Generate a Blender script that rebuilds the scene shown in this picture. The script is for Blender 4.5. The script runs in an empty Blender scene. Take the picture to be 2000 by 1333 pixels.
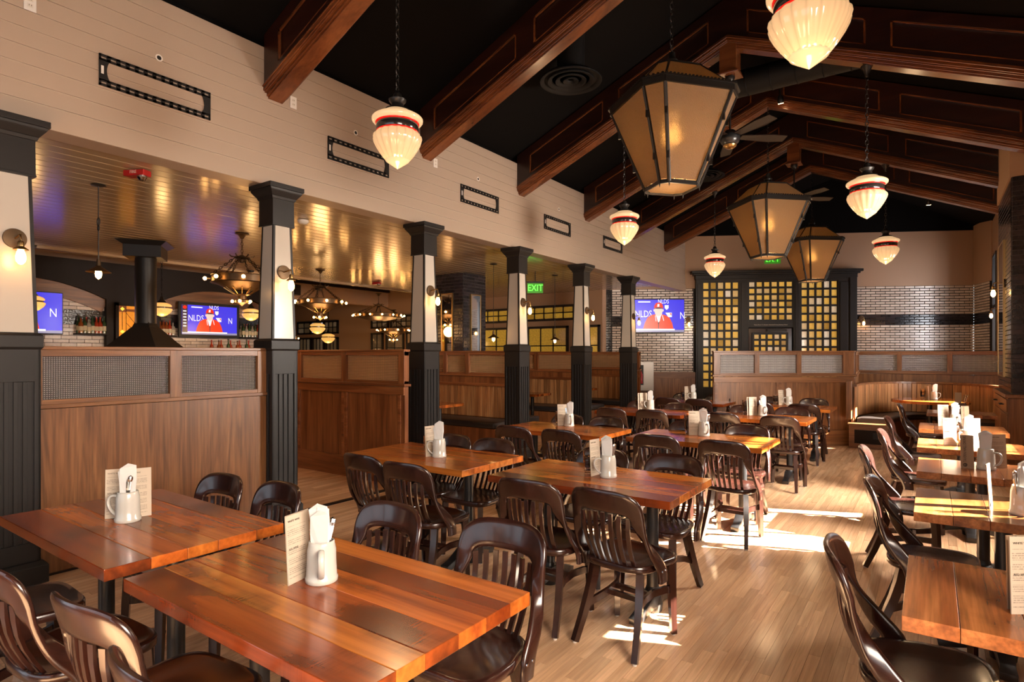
import bpy, bmesh, math, random
from mathutils import Vector, Matrix
random.seed(7)
PI = math.pi
sc = bpy.context.scene
C = sc.collection

# ---------------------------------------------------------------- camera, world, sun, area lights, exposure
CAM_H = 1.545
YAW = math.radians(35.45)
cd = bpy.data.cameras.new('camera')
cam = bpy.data.objects.new('camera', cd); C.objects.link(cam)
cam.location = (0, 0, CAM_H)
cam.rotation_euler = (PI/2, 0, YAW)
cd.sensor_width = 36.0
cd.lens = 1152/2000*36.0
cd.shift_y = (692-666.5)/2000
cd.clip_start = .05; cd.clip_end = 200
sc.camera = cam

w = bpy.data.worlds.new('sky'); sc.world = w; w.use_nodes = True
w.node_tree.nodes['Background'].inputs[0].default_value = (.80, .90, 1.0, 1)
w.node_tree.nodes['Background'].inputs[1].default_value = 2.2

def lamp(name, typ, loc, energy, color, rot=(0,0,0), size=None, size_y=None, radius=None, spot=None):
    l = bpy.data.lights.new(name, typ); l.energy = energy; l.color = color
    if typ == 'AREA':
        l.shape = 'RECTANGLE'; l.size = size; l.size_y = size_y or size
    if radius is not None: l.shadow_soft_size = radius
    if spot: l.spot_size = spot; l.spot_blend = .6
    o = bpy.data.objects.new(name, l); C.objects.link(o); o.location = loc; o.rotation_euler = rot
    return o
ELEV = math.radians(32.0); AZ = math.atan(.43)      # the sun stands to the right and a little ahead
sd = Vector((math.cos(AZ)*math.cos(ELEV), math.sin(AZ)*math.cos(ELEV), math.sin(ELEV)))
sun = lamp('sun', 'SUN', (8, 4, 6), 165.0, (1.0, .90, .76)); sun.data.angle = math.radians(.6)
sun.rotation_euler = sd.to_track_quat('Z', 'Y').to_euler()
# daylight from the street windows, plus added fill through unseen windows behind the camera
lamp('fill_front', 'AREA', (-2.6, -3.45, 2.0), 130, (1.0, .78, .58), (-PI/2+.45, 0, 0), 4.6, 2.0)
lamp('daylight_side', 'AREA', (1.80, 6.5, 2.35), 760, (1.0, .88, .76), (0, PI/2-.55, 0), 1.5, 1.6)
lamp('daylight_side', 'AREA', (1.80, .2, 2.15), 430, (1.0, .82, .66), (0, PI/2-.5, 0), 1.6, 2.6)  # added fill through an unseen window beside the camera
lamp('daylight_side', 'AREA', (1.75, 12.3, 1.6), 130, (1.0, .92, .84), (0, PI/2, 0), 1.2, .8)
lamp('daylight_side', 'AREA', (1.75, 16.3, 2.6), 90, (.95, .95, 1.0), (0, PI/2, 0), 1.9, .8)
sc.view_settings.view_transform = 'Standard'
sc.view_settings.look = 'None'
sc.view_settings.exposure = -0.06
sc.view_settings.gamma = 1.0
sc.view_settings.use_curve_mapping = False
cy = sc.cycles
cy.use_denoising = True
cy.max_bounces = 7; cy.diffuse_bounces = 3; cy.glossy_bounces = 4; cy.transmission_bounces = 6; cy.transparent_max_bounces = 8
cy.sample_clamp_indirect = 3.0; cy.caustics_reflective = False; cy.caustics_refractive = False
cy.use_light_tree = True

# ---------------------------------------------------------------- materials
def nm(name):
    m = bpy.data.materials.new(name); m.use_nodes = True
    return m, m.node_tree, m.node_tree.nodes['Principled BSDF']
def mat(name, col, rough=.5, metal=0, spec=.5, emit=None, es=0, trans=0, ior=1.45, bump=0, bscale=60, coat=0):
    m, t, b = nm(name)
    b.inputs['Base Color'].default_value = (*col, 1)
    b.inputs['Roughness'].default_value = rough
    b.inputs['Metallic'].default_value = metal
    b.inputs['Specular IOR Level'].default_value = spec
    b.inputs['IOR'].default_value = ior
    b.inputs['Coat Weight'].default_value = coat
    b.inputs['Coat Roughness'].default_value = .15
    if emit: b.inputs['Emission Color'].default_value = (*emit, 1); b.inputs['Emission Strength'].default_value = es
    if trans: b.inputs['Transmission Weight'].default_value = trans
    if bump:
        tc = t.nodes.new('ShaderNodeTexCoord'); n = t.nodes.new('ShaderNodeTexNoise'); n.inputs['Scale'].default_value = bscale
        bp = t.nodes.new('ShaderNodeBump'); bp.inputs['Strength'].default_value = bump; bp.inputs['Distance'].default_value = .01
        t.links.new(tc.outputs['Object'], n.inputs['Vector']); t.links.new(n.outputs['Fac'], bp.inputs['Height']); t.links.new(bp.outputs['Normal'], b.inputs['Normal'])
    return m
def wood(name, cols, axis=0, rough=.3, grain=14., vary=.35, streak=.5, bump=.05, island=False, coat=0, saw=0, dist=.9):
    """procedural timber: long grain along an axis, a tone of its own for each object (or each island)"""
    m, t, b = nm(name); N = t.nodes; L = t.links
    tc = N.new('ShaderNodeTexCoord'); oi = N.new('ShaderNodeObjectInfo')
    rnd = oi.outputs['Random']
    if island:
        g = N.new('ShaderNodeNewGeometry'); rnd = g.outputs['Random Per Island']
    off = N.new('ShaderNodeVectorMath'); off.operation = 'SCALE'
    cx = N.new('ShaderNodeCombineXYZ')
    for i in range(3): L.new(rnd, cx.inputs[i])
    L.new(cx.outputs[0], off.inputs[0]); off.inputs['Scale'].default_value = 37.
    ad = N.new('ShaderNodeVectorMath'); L.new(tc.outputs['Object'], ad.inputs[0]); L.new(off.outputs[0], ad.inputs[1])
    mp = N.new('ShaderNodeMapping'); s = [grain]*3; s[axis] = grain*.07; mp.inputs['Scale'].default_value = s
    L.new(ad.outputs[0], mp.inputs['Vector'])
    n1 = N.new('ShaderNodeTexNoise'); n1.inputs['Scale'].default_value = 1.; n1.inputs['Detail'].default_value = 5; n1.inputs['Distortion'].default_value = dist
    L.new(mp.outputs[0], n1.inputs['Vector'])
    mp2 = N.new('ShaderNodeMapping'); s2 = [grain*9]*3; s2[axis] = grain*.35; mp2.inputs['Scale'].default_value = s2
    L.new(ad.outputs[0], mp2.inputs['Vector'])
    n2 = N.new('ShaderNodeTexNoise'); n2.inputs['Scale'].default_value = 1.; n2.inputs['Detail'].default_value = 3
    L.new(mp2.outputs[0], n2.inputs['Vector'])
    r = N.new('ShaderNodeValToRGB'); e = r.color_ramp.elements
    e[0].position = .32; e[0].color = (*cols[0], 1); e[1].position = .68; e[1].color = (*cols[-1], 1)
    if len(cols) > 2:
        q = e.new(.5); q.color = (*cols[1], 1)
    L.new(n1.outputs['Fac'], r.inputs[0])
    fm = N.new('ShaderNodeMapRange'); fm.inputs[1].default_value = .3; fm.inputs[2].default_value = .7
    fm.inputs[3].default_value = 1-streak; fm.inputs[4].default_value = 1.12
    L.new(n2.outputs['Fac'], fm.inputs[0])
    vm = N.new('ShaderNodeMapRange'); vm.inputs[3].default_value = 1-vary; vm.inputs[4].default_value = 1+vary*.6
    L.new(rnd, vm.inputs[0])
    mu = N.new('ShaderNodeMath'); mu.operation = 'MULTIPLY'; L.new(fm.outputs[0], mu.inputs[0]); L.new(vm.outputs[0], mu.inputs[1])
    last = mu.outputs[0]
    if saw:
        mp3 = N.new('ShaderNodeMapping'); s3 = [1.6]*3; s3[axis] = 1.1; mp3.inputs['Scale'].default_value = s3; L.new(ad.outputs[0], mp3.inputs['Vector'])
        n3 = N.new('ShaderNodeTexNoise'); n3.inputs['Scale'].default_value = 2.2; n3.inputs['Detail'].default_value = 3; L.new(mp3.outputs[0], n3.inputs['Vector'])
        mp4 = N.new('ShaderNodeMapping'); s4 = [3.]*3; s4[axis] = 210.; mp4.inputs['Scale'].default_value = s4; L.new(ad.outputs[0], mp4.inputs['Vector'])
        n4 = N.new('ShaderNodeTexNoise'); n4.inputs['Scale'].default_value = 1.; n4.inputs['Detail'].default_value = 2; L.new(mp4.outputs[0], n4.inputs['Vector'])
        a = N.new('ShaderNodeMapRange'); a.inputs[1].default_value = .5; a.inputs[2].default_value = .66; L.new(n3.outputs['Fac'], a.inputs[0])
        c = N.new('ShaderNodeMapRange'); c.inputs[1].default_value = .25; c.inputs[2].default_value = .75; L.new(n4.outputs['Fac'], c.inputs[0])
        mm = N.new('ShaderNodeMath'); mm.operation = 'MULTIPLY'; L.new(a.outputs[0], mm.inputs[0]); L.new(c.outputs[0], mm.inputs[1])
        dk = N.new('ShaderNodeMapRange'); dk.inputs[3].default_value = 1.; dk.inputs[4].default_value = 1-saw; L.new(mm.outputs[0], dk.inputs[0])
        m2 = N.new('ShaderNodeMath'); m2.operation = 'MULTIPLY'; L.new(last, m2.inputs[0]); L.new(dk.outputs[0], m2.inputs[1]); last = m2.outputs[0]
        st_ = N.new('ShaderNodeMapRange'); st_.inputs[1].default_value = .50; st_.inputs[2].default_value = .70; st_.inputs[3].default_value = 1.05; st_.inputs[4].default_value = .42; L.new(n3.outputs['Fac'], st_.inputs[0])
        m3 = N.new('ShaderNodeMath'); m3.operation = 'MULTIPLY'; L.new(last, m3.inputs[0]); L.new(st_.outputs[0], m3.inputs[1]); last = m3.outputs[0]
    vmul = N.new('ShaderNodeVectorMath'); vmul.operation = 'SCALE'
    L.new(r.outputs[0], vmul.inputs[0]); L.new(last, vmul.inputs['Scale'])
    L.new(vmul.outputs[0], b.inputs['Base Color'])
    b.inputs['Roughness'].default_value = rough
    b.inputs['Coat Weight'].default_value = coat; b.inputs['Coat Roughness'].default_value = .12
    if bump:
        bp = N.new('ShaderNodeBump'); bp.inputs['Strength'].default_value = bump; bp.inputs['Distance'].default_value = .004
        L.new(n2.outputs['Fac'], bp.inputs['Height']); L.new(bp.outputs[0], b.inputs['Normal'])
    return m
def vary_mat(name, cols, rough=.3, island=False, bump=.0, spec=.5, noise=.15, emit=0):
    """one tone from a short palette for each object or island"""
    m, t, b = nm(name); N = t.nodes; L = t.links
    if island: rnd = N.new('ShaderNodeNewGeometry').outputs['Random Per Island']
    else: rnd = N.new('ShaderNodeObjectInfo').outputs['Random']
    r = N.new('ShaderNodeValToRGB'); r.color_ramp.interpolation = 'LINEAR'
    e = r.color_ramp.elements; e[0].color = (*cols[0], 1); e[1].color = (*cols[-1], 1)
    for i, c in enumerate(cols[1:-1]): q = e.new((i+1)/(len(cols)-1)); q.color = (*c, 1)
    L.new(rnd, r.inputs[0])
    tc = N.new('ShaderNodeTexCoord'); n = N.new('ShaderNodeTexNoise'); n.inputs['Scale'].default_value = 30; n.inputs['Detail'].default_value = 4
    L.new(tc.outputs['Object'], n.inputs['Vector'])
    mr = N.new('ShaderNodeMapRange'); mr.inputs[1].default_value = .3; mr.inputs[2].default_value = .7; mr.inputs[3].default_value = 1-noise; mr.inputs[4].default_value = 1+noise*.5
    L.new(n.outputs['Fac'], mr.inputs[0])
    v = N.new('ShaderNodeVectorMath'); v.operation = 'SCALE'; L.new(r.outputs[0], v.inputs[0]); L.new(mr.outputs[0], v.inputs['Scale'])
    L.new(v.outputs[0], b.inputs['Base Color'])
    b.inputs['Roughness'].default_value = rough; b.inputs['Specular IOR Level'].default_value = spec
    if emit:
        L.new(v.outputs[0], b.inputs['Emission Color']); b.inputs['Emission Strength'].default_value = emit
    if bump:
        bp = N.new('ShaderNodeBump'); bp.inputs['Strength'].default_value = bump; bp.inputs['Distance'].default_value = .004
        L.new(n.outputs['Fac'], bp.inputs['Height']); L.new(bp.outputs[0], b.inputs['Normal'])
    return m
M = {}
M['chair'] = wood('mahogany_chair', [(.016,.0050,.0036), (.027,.0085,.0058), (.038,.013,.0088)], axis=2, rough=.25, grain=10, vary=.15, streak=.3, bump=.0, coat=.4)
M['table_x'] = wood('table_timber_long', [(0.2540,0.0502,0.0085), (0.4704,0.1133,0.0157), (0.6209,0.1781,0.0273)], axis=0, rough=.22, grain=5, vary=.25, streak=.26, bump=.05, coat=.3, saw=.55)
M['table_x_dark'] = wood('table_timber_dark', [(0.1331,0.0195,0.0035), (0.2464,0.0441,0.0066), (0.3252,0.0693,0.0114)], axis=0, rough=.22, grain=5, vary=.25, streak=.26, bump=.05, coat=.3, saw=.7)
M['table_x_gold'] = wood('table_timber_gold', [(0.2226,0.0498,0.0083), (0.4122,0.1125,0.0155), (0.5441,0.1767,0.0268)], axis=0, rough=.22, grain=5, vary=.25, streak=.26, bump=.05, coat=.3, saw=.55)
M['table_y'] = wood('table_timber_cross', [(0.1892,0.0526,0.0133), (0.3096,0.0968,0.0253), (0.4472,0.1625,0.0466)], axis=1, rough=.25, grain=8, vary=.30, streak=.38, bump=.08, coat=.3, saw=.45)
M['floor'] = wood('maple_floor', [(.62,.37,.205), (.71,.44,.255), (.78,.51,.31)], axis=1, rough=.27, grain=11, vary=.18, streak=.12, bump=.02, coat=.25)
M['floor_i'] = wood('maple_floor_far', [(.62,.37,.205), (.71,.44,.255), (.78,.51,.31)], axis=1, rough=.27, grain=11, vary=.18, streak=.12, bump=.02, island=True, coat=.25)
M['floor_b'] = wood('oak_floor_bar', [(.25,.12,.05), (.36,.19,.085), (.44,.25,.12)], axis=0, rough=.36, grain=9, vary=.28, streak=.3, bump=.02, island=True, coat=.1)
M['walnut'] = wood('walnut_veneer', [(0.1138,0.0426,0.0141), (0.1942,0.0796,0.0282), (0.2544,0.1137,0.0423)], axis=2, rough=.36, grain=7, vary=.10, streak=.30, bump=.03, dist=3.2)
M['walnut_h'] = wood('walnut_rail', [(0.1339,0.0512,0.0179), (0.2076,0.0853,0.0310), (0.2678,0.1194,0.0470)], axis=0, rough=.34, grain=9, vary=.10, streak=.36, bump=.03)
M['walnut_y'] = wood('walnut_rail_long', [(0.1339,0.0512,0.0179), (0.2076,0.0853,0.0310), (0.2678,0.1194,0.0470)], axis=1, rough=.34, grain=9, vary=.10, streak=.36, bump=.03)
M['booth'] = wood('booth_timber', [(.14,.042,.013), (.22,.075,.023), (.30,.11,.036)], axis=2, rough=.34, grain=9, vary=.10, streak=.35, bump=.03)
M['booth_h'] = wood('booth_rail', [(.15,.045,.014), (.24,.080,.025), (.31,.115,.04)], axis=0, rough=.32, grain=9, vary=.10, streak=.35, bump=.03)
M['slat'] = wood('bench_slat', [(.24,.095,.032), (.36,.16,.058), (.47,.24,.10)], axis=2, rough=.34, grain=10, vary=.38, streak=.35, bump=.03)
M['truss'] = wood('stained_truss', [(0.0112,0.0029,0.0016), (0.0186,0.0051,0.0026), (0.0279,0.0078,0.0039)], axis=0, rough=.34, grain=8, vary=.08, streak=.35, bump=.02, coat=.25)
M['truss_mould'] = wood('truss_moulding_highlit', [(0.0723,0.0197,0.0064), (0.1190,0.0344,0.0104), (0.1700,0.0541,0.0160)], axis=0, rough=.26, grain=5, vary=.08, streak=.12, bump=.0, coat=.3)  # light caught on the mouldings is put into this brighter tone
M['white'] = mat('cream_painted_board', (.35,.262,.20), .42)
M['white2'] = mat('cream_wall_paint', (.34,.205,.125), .6)
M['cream'] = mat('cream_column_panel', (.46,.41,.35), .22, coat=.3)
M['barceil'] = mat('gloss_cream_beadboard', (.42,.30,.18), .20, coat=.3)
M['black'] = mat('black_paint', (.013,.0115,.011), .42, spec=.35)
M['blackroof'] = mat('black_roof_deck', (.0030,.0024,.0022), .9, spec=.1)
M['darkwood'] = mat('near_black_wood', (.012,.0062,.0042), .5, spec=.2)
M['iron'] = mat('blackened_iron', (.03,.027,.025), .38, metal=.7)
M['bronze'] = mat('aged_bronze', (.085,.052,.028), .42, metal=.85)
M['brass'] = mat('antique_brass', (.42,.27,.11), .3, metal=1)
M['lantern'] = mat('lantern_metal', (.022,.019,.017), .4, metal=.6)
M['steel'] = mat('polished_steel', (.62,.60,.58), .16, metal=1)
M['steel_dull'] = mat('brushed_steel_cabinet', (.36,.33,.30), .35, metal=.8)
M['cast'] = mat('cast_iron_base', (.014,.014,.015), .32, coat=.2)
M['vinyl'] = mat('black_vinyl', (.018,.014,.013), .38, bump=.15, bscale=8)
M['ceramic'] = mat('glazed_stoneware', (.50,.475,.42), .1, coat=.4)
M['napkin'] = mat('white_napkin', (.62,.60,.57), .85, bump=.3, bscale=14)
M['groove'] = mat('painted_joint_highlight', (.58,.44,.33), .5)  # joint highlights put into a backing paler than the boards
M['bargroove'] = mat('painted_bead_highlight', (.80,.60,.40), .3)  # bevel glints of the ceiling boards painted as a lighter groove
M['kraft'] = mat('kraft_menu_board', (.30,.21,.135), .75, bump=.1, bscale=120)
M['print'] = mat('menu_ink', (.06,.045,.035), .8)
M['red'] = mat('red_plastic', (.30,.012,.012), .35)
M['plastic'] = mat('white_plastic', (.62,.55,.47), .4)
M['whiteplastic'] = mat('ivory_outlet_plate', (.66,.60,.55), .4)
M['glassclear'] = mat('clear_tumbler_glass', (1,.93,.85), .04, trans=1, ior=1.45)
M['mirror'] = mat('mirror_glass', (.7,.68,.66), .03, metal=1)
M['duct'] = mat('grey_painted_duct', (.005,.0045,.0045), .6, spec=.2)
M['bulb'] = mat('glowing_filament_bulb', (1,.7,.35), .3, emit=(1.0,.50,.15), es=42)
M['bulb_s'] = mat('small_candelabra_bulb', (1,.7,.35), .3, emit=(1.0,.48,.13), es=60)
M['bulb_l'] = mat('lantern_bulb', (1,.7,.4), .3, emit=(1.0,.66,.30), es=800)
M['opal'] = mat('lit_opal_glass', (.36,.26,.16), .12, emit=(1.0,.62,.31), es=.78, coat=.4)
def opal(name, col, emit, es):
    m, t, b = nm(name); N = t.nodes; L = t.links
    tc = N.new('ShaderNodeTexCoord'); sp = N.new('ShaderNodeSeparateXYZ'); L.new(tc.outputs['Object'], sp.inputs[0])
    def mth(op, a, c=None, d=None):
        n = N.new('ShaderNodeMath'); n.operation = op
        for i, v in enumerate((a, c, d)):
            if v is None: continue
            if hasattr(v, 'links'): L.new(v, n.inputs[i])
            else: n.inputs[i].default_value = v
        return n.outputs[0]
    s_ = mth('SINE', mth('MULTIPLY', mth('ARCTAN2', sp.outputs[1], sp.outputs[0]), 18.))
    f = mth('SUBTRACT', 1.0, mth('MULTIPLY', mth('POWER', mth('MAXIMUM', mth('MULTIPLY', s_, -1.), 0.), 6.), .20))
    b.inputs['Base Color'].default_value = (*col, 1); b.inputs['Emission Color'].default_value = (*emit, 1)
    L.new(mth('MULTIPLY', f, es), b.inputs['Emission Strength'])
    b.inputs['Roughness'].default_value = .12; b.inputs['Coat Weight'].default_value = .4
    return m
M['opalf'] = opal('fluted_opal_glass', (.36,.26,.16), (1.0,.585,.275), .72)
M['opal_y'] = mat('lit_amber_opal_glass', (.70,.50,.22), .12, emit=(1.0,.50,.12), es=.85, coat=.5)
M['opalband'] = mat('fired_black_band', (.015,.013,.013), .15, coat=.6)
M['opalred'] = mat('fired_red_line', (.6,.012,.01), .2, emit=(1,.01,.005), es=.55)
M['spot'] = mat('lit_spot_lens', (1,.8,.6), .3, emit=(1,.62,.3), es=30)
M['exit'] = mat('green_lit_letters', (.1,.9,.1), .4, emit=(.10,1,.05), es=2.2)
M['exitp'] = mat('green_tinted_acrylic', (.06,.25,.04), .2, emit=(.07,.50,.02), es=.28)
M['grout'] = mat('dark_mortar', (.012,.009,.008), .8)
M['brick'] = vary_mat('glazed_cream_brick', [(.50,.39,.315), (.60,.48,.395), (.68,.57,.48)], .22, noise=.10)
M['brick_i'] = vary_mat('glazed_cream_brick_far', [(.50,.39,.315), (.60,.48,.395), (.68,.57,.48)], .22, island=True, noise=.10)
M['brickblk'] = vary_mat('glazed_black_brick', [(.010,.009,.011), (.020,.016,.019), (.034,.025,.028)], .13, noise=.4, bump=.5)
M['brickblk_i'] = vary_mat('glazed_black_brick_far', [(.010,.009,.011), (.020,.016,.019), (.034,.025,.028)], .13, island=True, noise=.4, bump=.5)
M['groutlt'] = mat('grey_mortar', (.05,.042,.040), .8)
M['amber'] = vary_mat('lit_amber_pane', [(.30,.17,.035), (.62,.37,.07), (.78,.48,.10), (.58,.40,.18), (.74,.64,.50)], .12, noise=.18, emit=.48)  # palest tone paints the outside light mirrored in some panes
M['amberw'] = vary_mat('lit_yellow_window_pane', [(.30,.16,.02), (.42,.24,.03), (.55,.33,.04)], .1, noise=.3, emit=.50)
M['duskpane'] = vary_mat('dim_window_pane', [(.09,.06,.03), (.15,.10,.05), (.22,.17,.11)], .08, noise=.3, emit=.25)
M['brightpane'] = mat('daylit_window_pane', (.6,.7,.85), .1, emit=(.60,.68,.85), es=1.0)
M['stain'] = vary_mat('lit_stained_glass', [(.90,.36,.03), (.95,.42,.05), (.72,.25,.02)], .12, noise=.15, emit=.70)
M['staind'] = mat('stained_glass_brown', (.10,.025,.01), .15, emit=(.25,.06,.01), es=.5)
M['stainy'] = mat('stained_glass_yellow', (.8,.7,.1), .15, emit=(.9,.75,.08), es=.9)
def screen(name, c, s=1.0): return mat(name, tuple(x*.2 for x in c), .25, emit=c, es=s)
M['sblue'] = screen('screen_blue', (.045,.035,.80)); M['sred'] = screen('screen_red', (1.0,.045,.008)); M['swhite'] = screen('screen_white', (.95,.92,.95), 1.0)
M['sskin'] = screen('screen_skin', (.95,.66,.55)); M['sdark'] = screen('screen_dark', (.06,.03,.04)); M['sgrey'] = screen('screen_grey', (.30,.28,.42)); M['scap'] = screen('screen_cap_red', (.85,.02,.006))
M['label_c'] = mat('paper_label_cream', (.5,.42,.28), .6)
M['liq1'] = mat('amber_bottle_glass', (.20,.05,.01), .08, coat=.5); M['liq2'] = mat('green_bottle_glass', (.02,.05,.02), .08, coat=.5)
M['liq3'] = mat('clear_bottle_glass', (.30,.27,.23), .08, coat=.5); M['liq4'] = mat('red_capped_bottle_glass', (.30,.03,.01), .1, coat=.5)
M['pvc'] = mat('pale_pane_bead', (.55,.5,.45), .5)
# menu sheet: cream card with lines of small print
def menu_mat():
    m, t, b = nm('printed_menu_sheet'); N = t.nodes; L = t.links
    tc = N.new('ShaderNodeTexCoord'); sp = N.new('ShaderNodeSeparateXYZ'); L.new(tc.outputs['Object'], sp.inputs[0])
    def math_(op, a, bb=None):
        n = N.new('ShaderNodeMath'); n.operation = op
        if hasattr(a, 'links'): L.new(a, n.inputs[0])
        else: n.inputs[0].default_value = a
        if bb is not None:
            if hasattr(bb, 'links'): L.new(bb, n.inputs[1])
            else: n.inputs[1].default_value = bb
        return n.outputs[0]
    z = sp.outputs[2]; x = sp.outputs[0]
    fr = math_('FRACT', math_('MULTIPLY', z, 150.)); line = math_('LESS_THAN', fr, .42)
    para = math_('LESS_THAN', math_('FRACT', math_('MULTIPLY', z, 31.)), .72)
    n = N.new('ShaderNodeTexNoise'); mp = N.new('ShaderNodeMapping'); mp.inputs['Scale'].default_value = (420, 1, 150); L.new(tc.outputs['Object'], mp.inputs[0]); L.new(mp.outputs[0], n.inputs[0]); n.inputs['Scale'].default_value = 1
    ink = math_('GREATER_THAN', n.outputs['Fac'], .46)
    inx = math_('LESS_THAN', math_('ABSOLUTE', math_('ADD', x, .006)), .043); inz = math_('MULTIPLY', math_('GREATER_THAN', z, .02), math_('LESS_THAN', z, .195))
    f = math_('MULTIPLY', math_('MULTIPLY', line, para), math_('MULTIPLY', ink, math_('MULTIPLY', inx, inz)))
    f = math_('MULTIPLY', f, .62)
    mx = N.new('ShaderNodeMix'); mx.data_type = 'RGBA'; mx.inputs[6].default_value = (.50,.41,.31,1); mx.inputs[7].default_value = (.07,.055,.045,1)
    L.new(f, mx.inputs[0]); L.new(mx.outputs[2], b.inputs['Base Color']); b.inputs['Roughness'].default_value = .7
    return m
M['menu'] = menu_mat()
# patterned glass: small square lenses pressed in the sheet
def pattern_glass(name, col, k=78., rough=.12, kx=None, cover=.45, lo=.3):
    m, t, b = nm(name); N = t.nodes; L = t.links
    tc = N.new('ShaderNodeTexCoord'); sp = N.new('ShaderNodeSeparateXYZ'); L.new(tc.outputs['Object'], sp.inputs[0])
    outs = []
    for i, kk in ((0, kx or k), (2, k)):
        a = N.new('ShaderNodeMath'); a.operation = 'MULTIPLY'; a.inputs[1].default_value = kk*2*PI/6.2832*2
        L.new(sp.outputs[i], a.inputs[0])
        s_ = N.new('ShaderNodeMath'); s_.operation = 'SINE'; mm = N.new('ShaderNodeMath'); mm.operation = 'MULTIPLY'; mm.inputs[1].default_value = PI
        L.new(a.outputs[0], mm.inputs[0]); L.new(mm.outputs[0], s_.inputs[0]); outs.append(s_.outputs[0])
    ad = N.new('ShaderNodeMath'); ad.operation = 'ADD'; L.new(outs[0], ad.inputs[0]); L.new(outs[1], ad.inputs[1])
    bp = N.new('ShaderNodeBump'); bp.inputs['Strength'].default_value = 1.; bp.inputs['Distance'].default_value = .006
    L.new(ad.outputs[0], bp.inputs['Height'])
    gl = N.new('ShaderNodeBsdfGlossy'); gl.inputs['Roughness'].default_value = rough; gl.inputs['Color'].default_value = (*col, 1)
    rf = N.new('ShaderNodeBsdfRefraction'); rf.inputs['Roughness'].default_value = rough; rf.inputs['IOR'].default_value = 1.3; rf.inputs['Color'].default_value = (*col, 1)
    df0 = N.new('ShaderNodeBsdfTranslucent'); df0.inputs['Color'].default_value = (*col, 1)
    dd_ = N.new('ShaderNodeBsdfDiffuse'); dd_.inputs['Color'].default_value = (*col, 1)
    df = N.new('ShaderNodeMixShader'); L.new(df0.outputs[0], df.inputs[1]); L.new(dd_.outputs[0], df.inputs[2])
    for q in (gl, rf, df0, dd_): L.new(bp.outputs[0], q.inputs['Normal'])
    m1 = N.new('ShaderNodeMixShader'); m1.inputs[0].default_value = .30; L.new(rf.outputs[0], m1.inputs[1]); L.new(gl.outputs[0], m1.inputs[2])
    pr = N.new('ShaderNodeMath'); pr.operation = 'MULTIPLY'
    for i, o_ in enumerate(outs):
        h = N.new('ShaderNodeMapRange'); h.inputs[1].default_value = -.6; h.inputs[2].default_value = .5; L.new(o_, h.inputs[0]); L.new(h.outputs[0], pr.inputs[i])
    mr = N.new('ShaderNodeMapRange'); mr.inputs[3].default_value = cover*lo; mr.inputs[4].default_value = min(1, cover*1.7); L.new(pr.outputs[0], mr.inputs[0])
    m2 = N.new('ShaderNodeMixShader'); L.new(mr.outputs[0], m2.inputs[0]); L.new(m1.outputs[0], m2.inputs[1]); L.new(df.outputs[0], m2.inputs[2])
    L.new(m2.outputs[0], t.nodes['Material Output'].inputs['Surface'])
    return m
M['pglass'] = pattern_glass('pressed_square_glass', (1.0,.96,.95), 70., cover=.95, lo=.30)
M['bglass'] = pattern_glass('glow_tinted_pressed_glass', (1.0,.66,.36), 52., cover=.9, lo=.55)  # clear glass; the warm room light behind is put into its tint
M['rglass'] = pattern_glass('reeded_glass', (.92,.90,.90), 24., kx=62., cover=.98, lo=.8)
def lantern_glass():
    m, t, b = nm('hammered_lantern_glass'); N = t.nodes; L = t.links
    tc = N.new('ShaderNodeTexCoord'); n = N.new('ShaderNodeTexVoronoi'); n.inputs['Scale'].default_value = 130; L.new(tc.outputs['Object'], n.inputs['Vector'])
    bp = N.new('ShaderNodeBump'); bp.inputs['Strength'].default_value = .9; bp.inputs['Distance'].default_value = .006; L.new(n.outputs['Distance'], bp.inputs['Height'])
    rf = N.new('ShaderNodeBsdfRefraction'); rf.inputs['Roughness'].default_value = .30; rf.inputs['IOR'].default_value = 1.18; rf.inputs['Color'].default_value = (1,.80,.52,1)
    tl = N.new('ShaderNodeBsdfTranslucent'); tl.inputs['Color'].default_value = (.92,.66,.36,1)
    df = N.new('ShaderNodeBsdfPrincipled'); df.inputs['Base Color'].default_value = (.50,.33,.18,1); df.inputs['Roughness'].default_value = .25
    for q in (rf, tl, df): L.new(bp.outputs[0], q.inputs['Normal'])
    m1 = N.new('ShaderNodeMixShader'); m1.inputs[0].default_value = .36; L.new(rf.outputs[0], m1.inputs[1]); L.new(tl.outputs[0], m1.inputs[2])
    m2 = N.new('ShaderNodeMixShader'); m2.inputs[0].default_value = .3; L.new(m1.outputs[0], m2.inputs[1]); L.new(df.outputs[0], m2.inputs[2])
    L.new(m2.outputs[0], t.nodes['Material Output'].inputs['Surface'])
    return m
M['lglass'] = lantern_glass()

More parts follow.
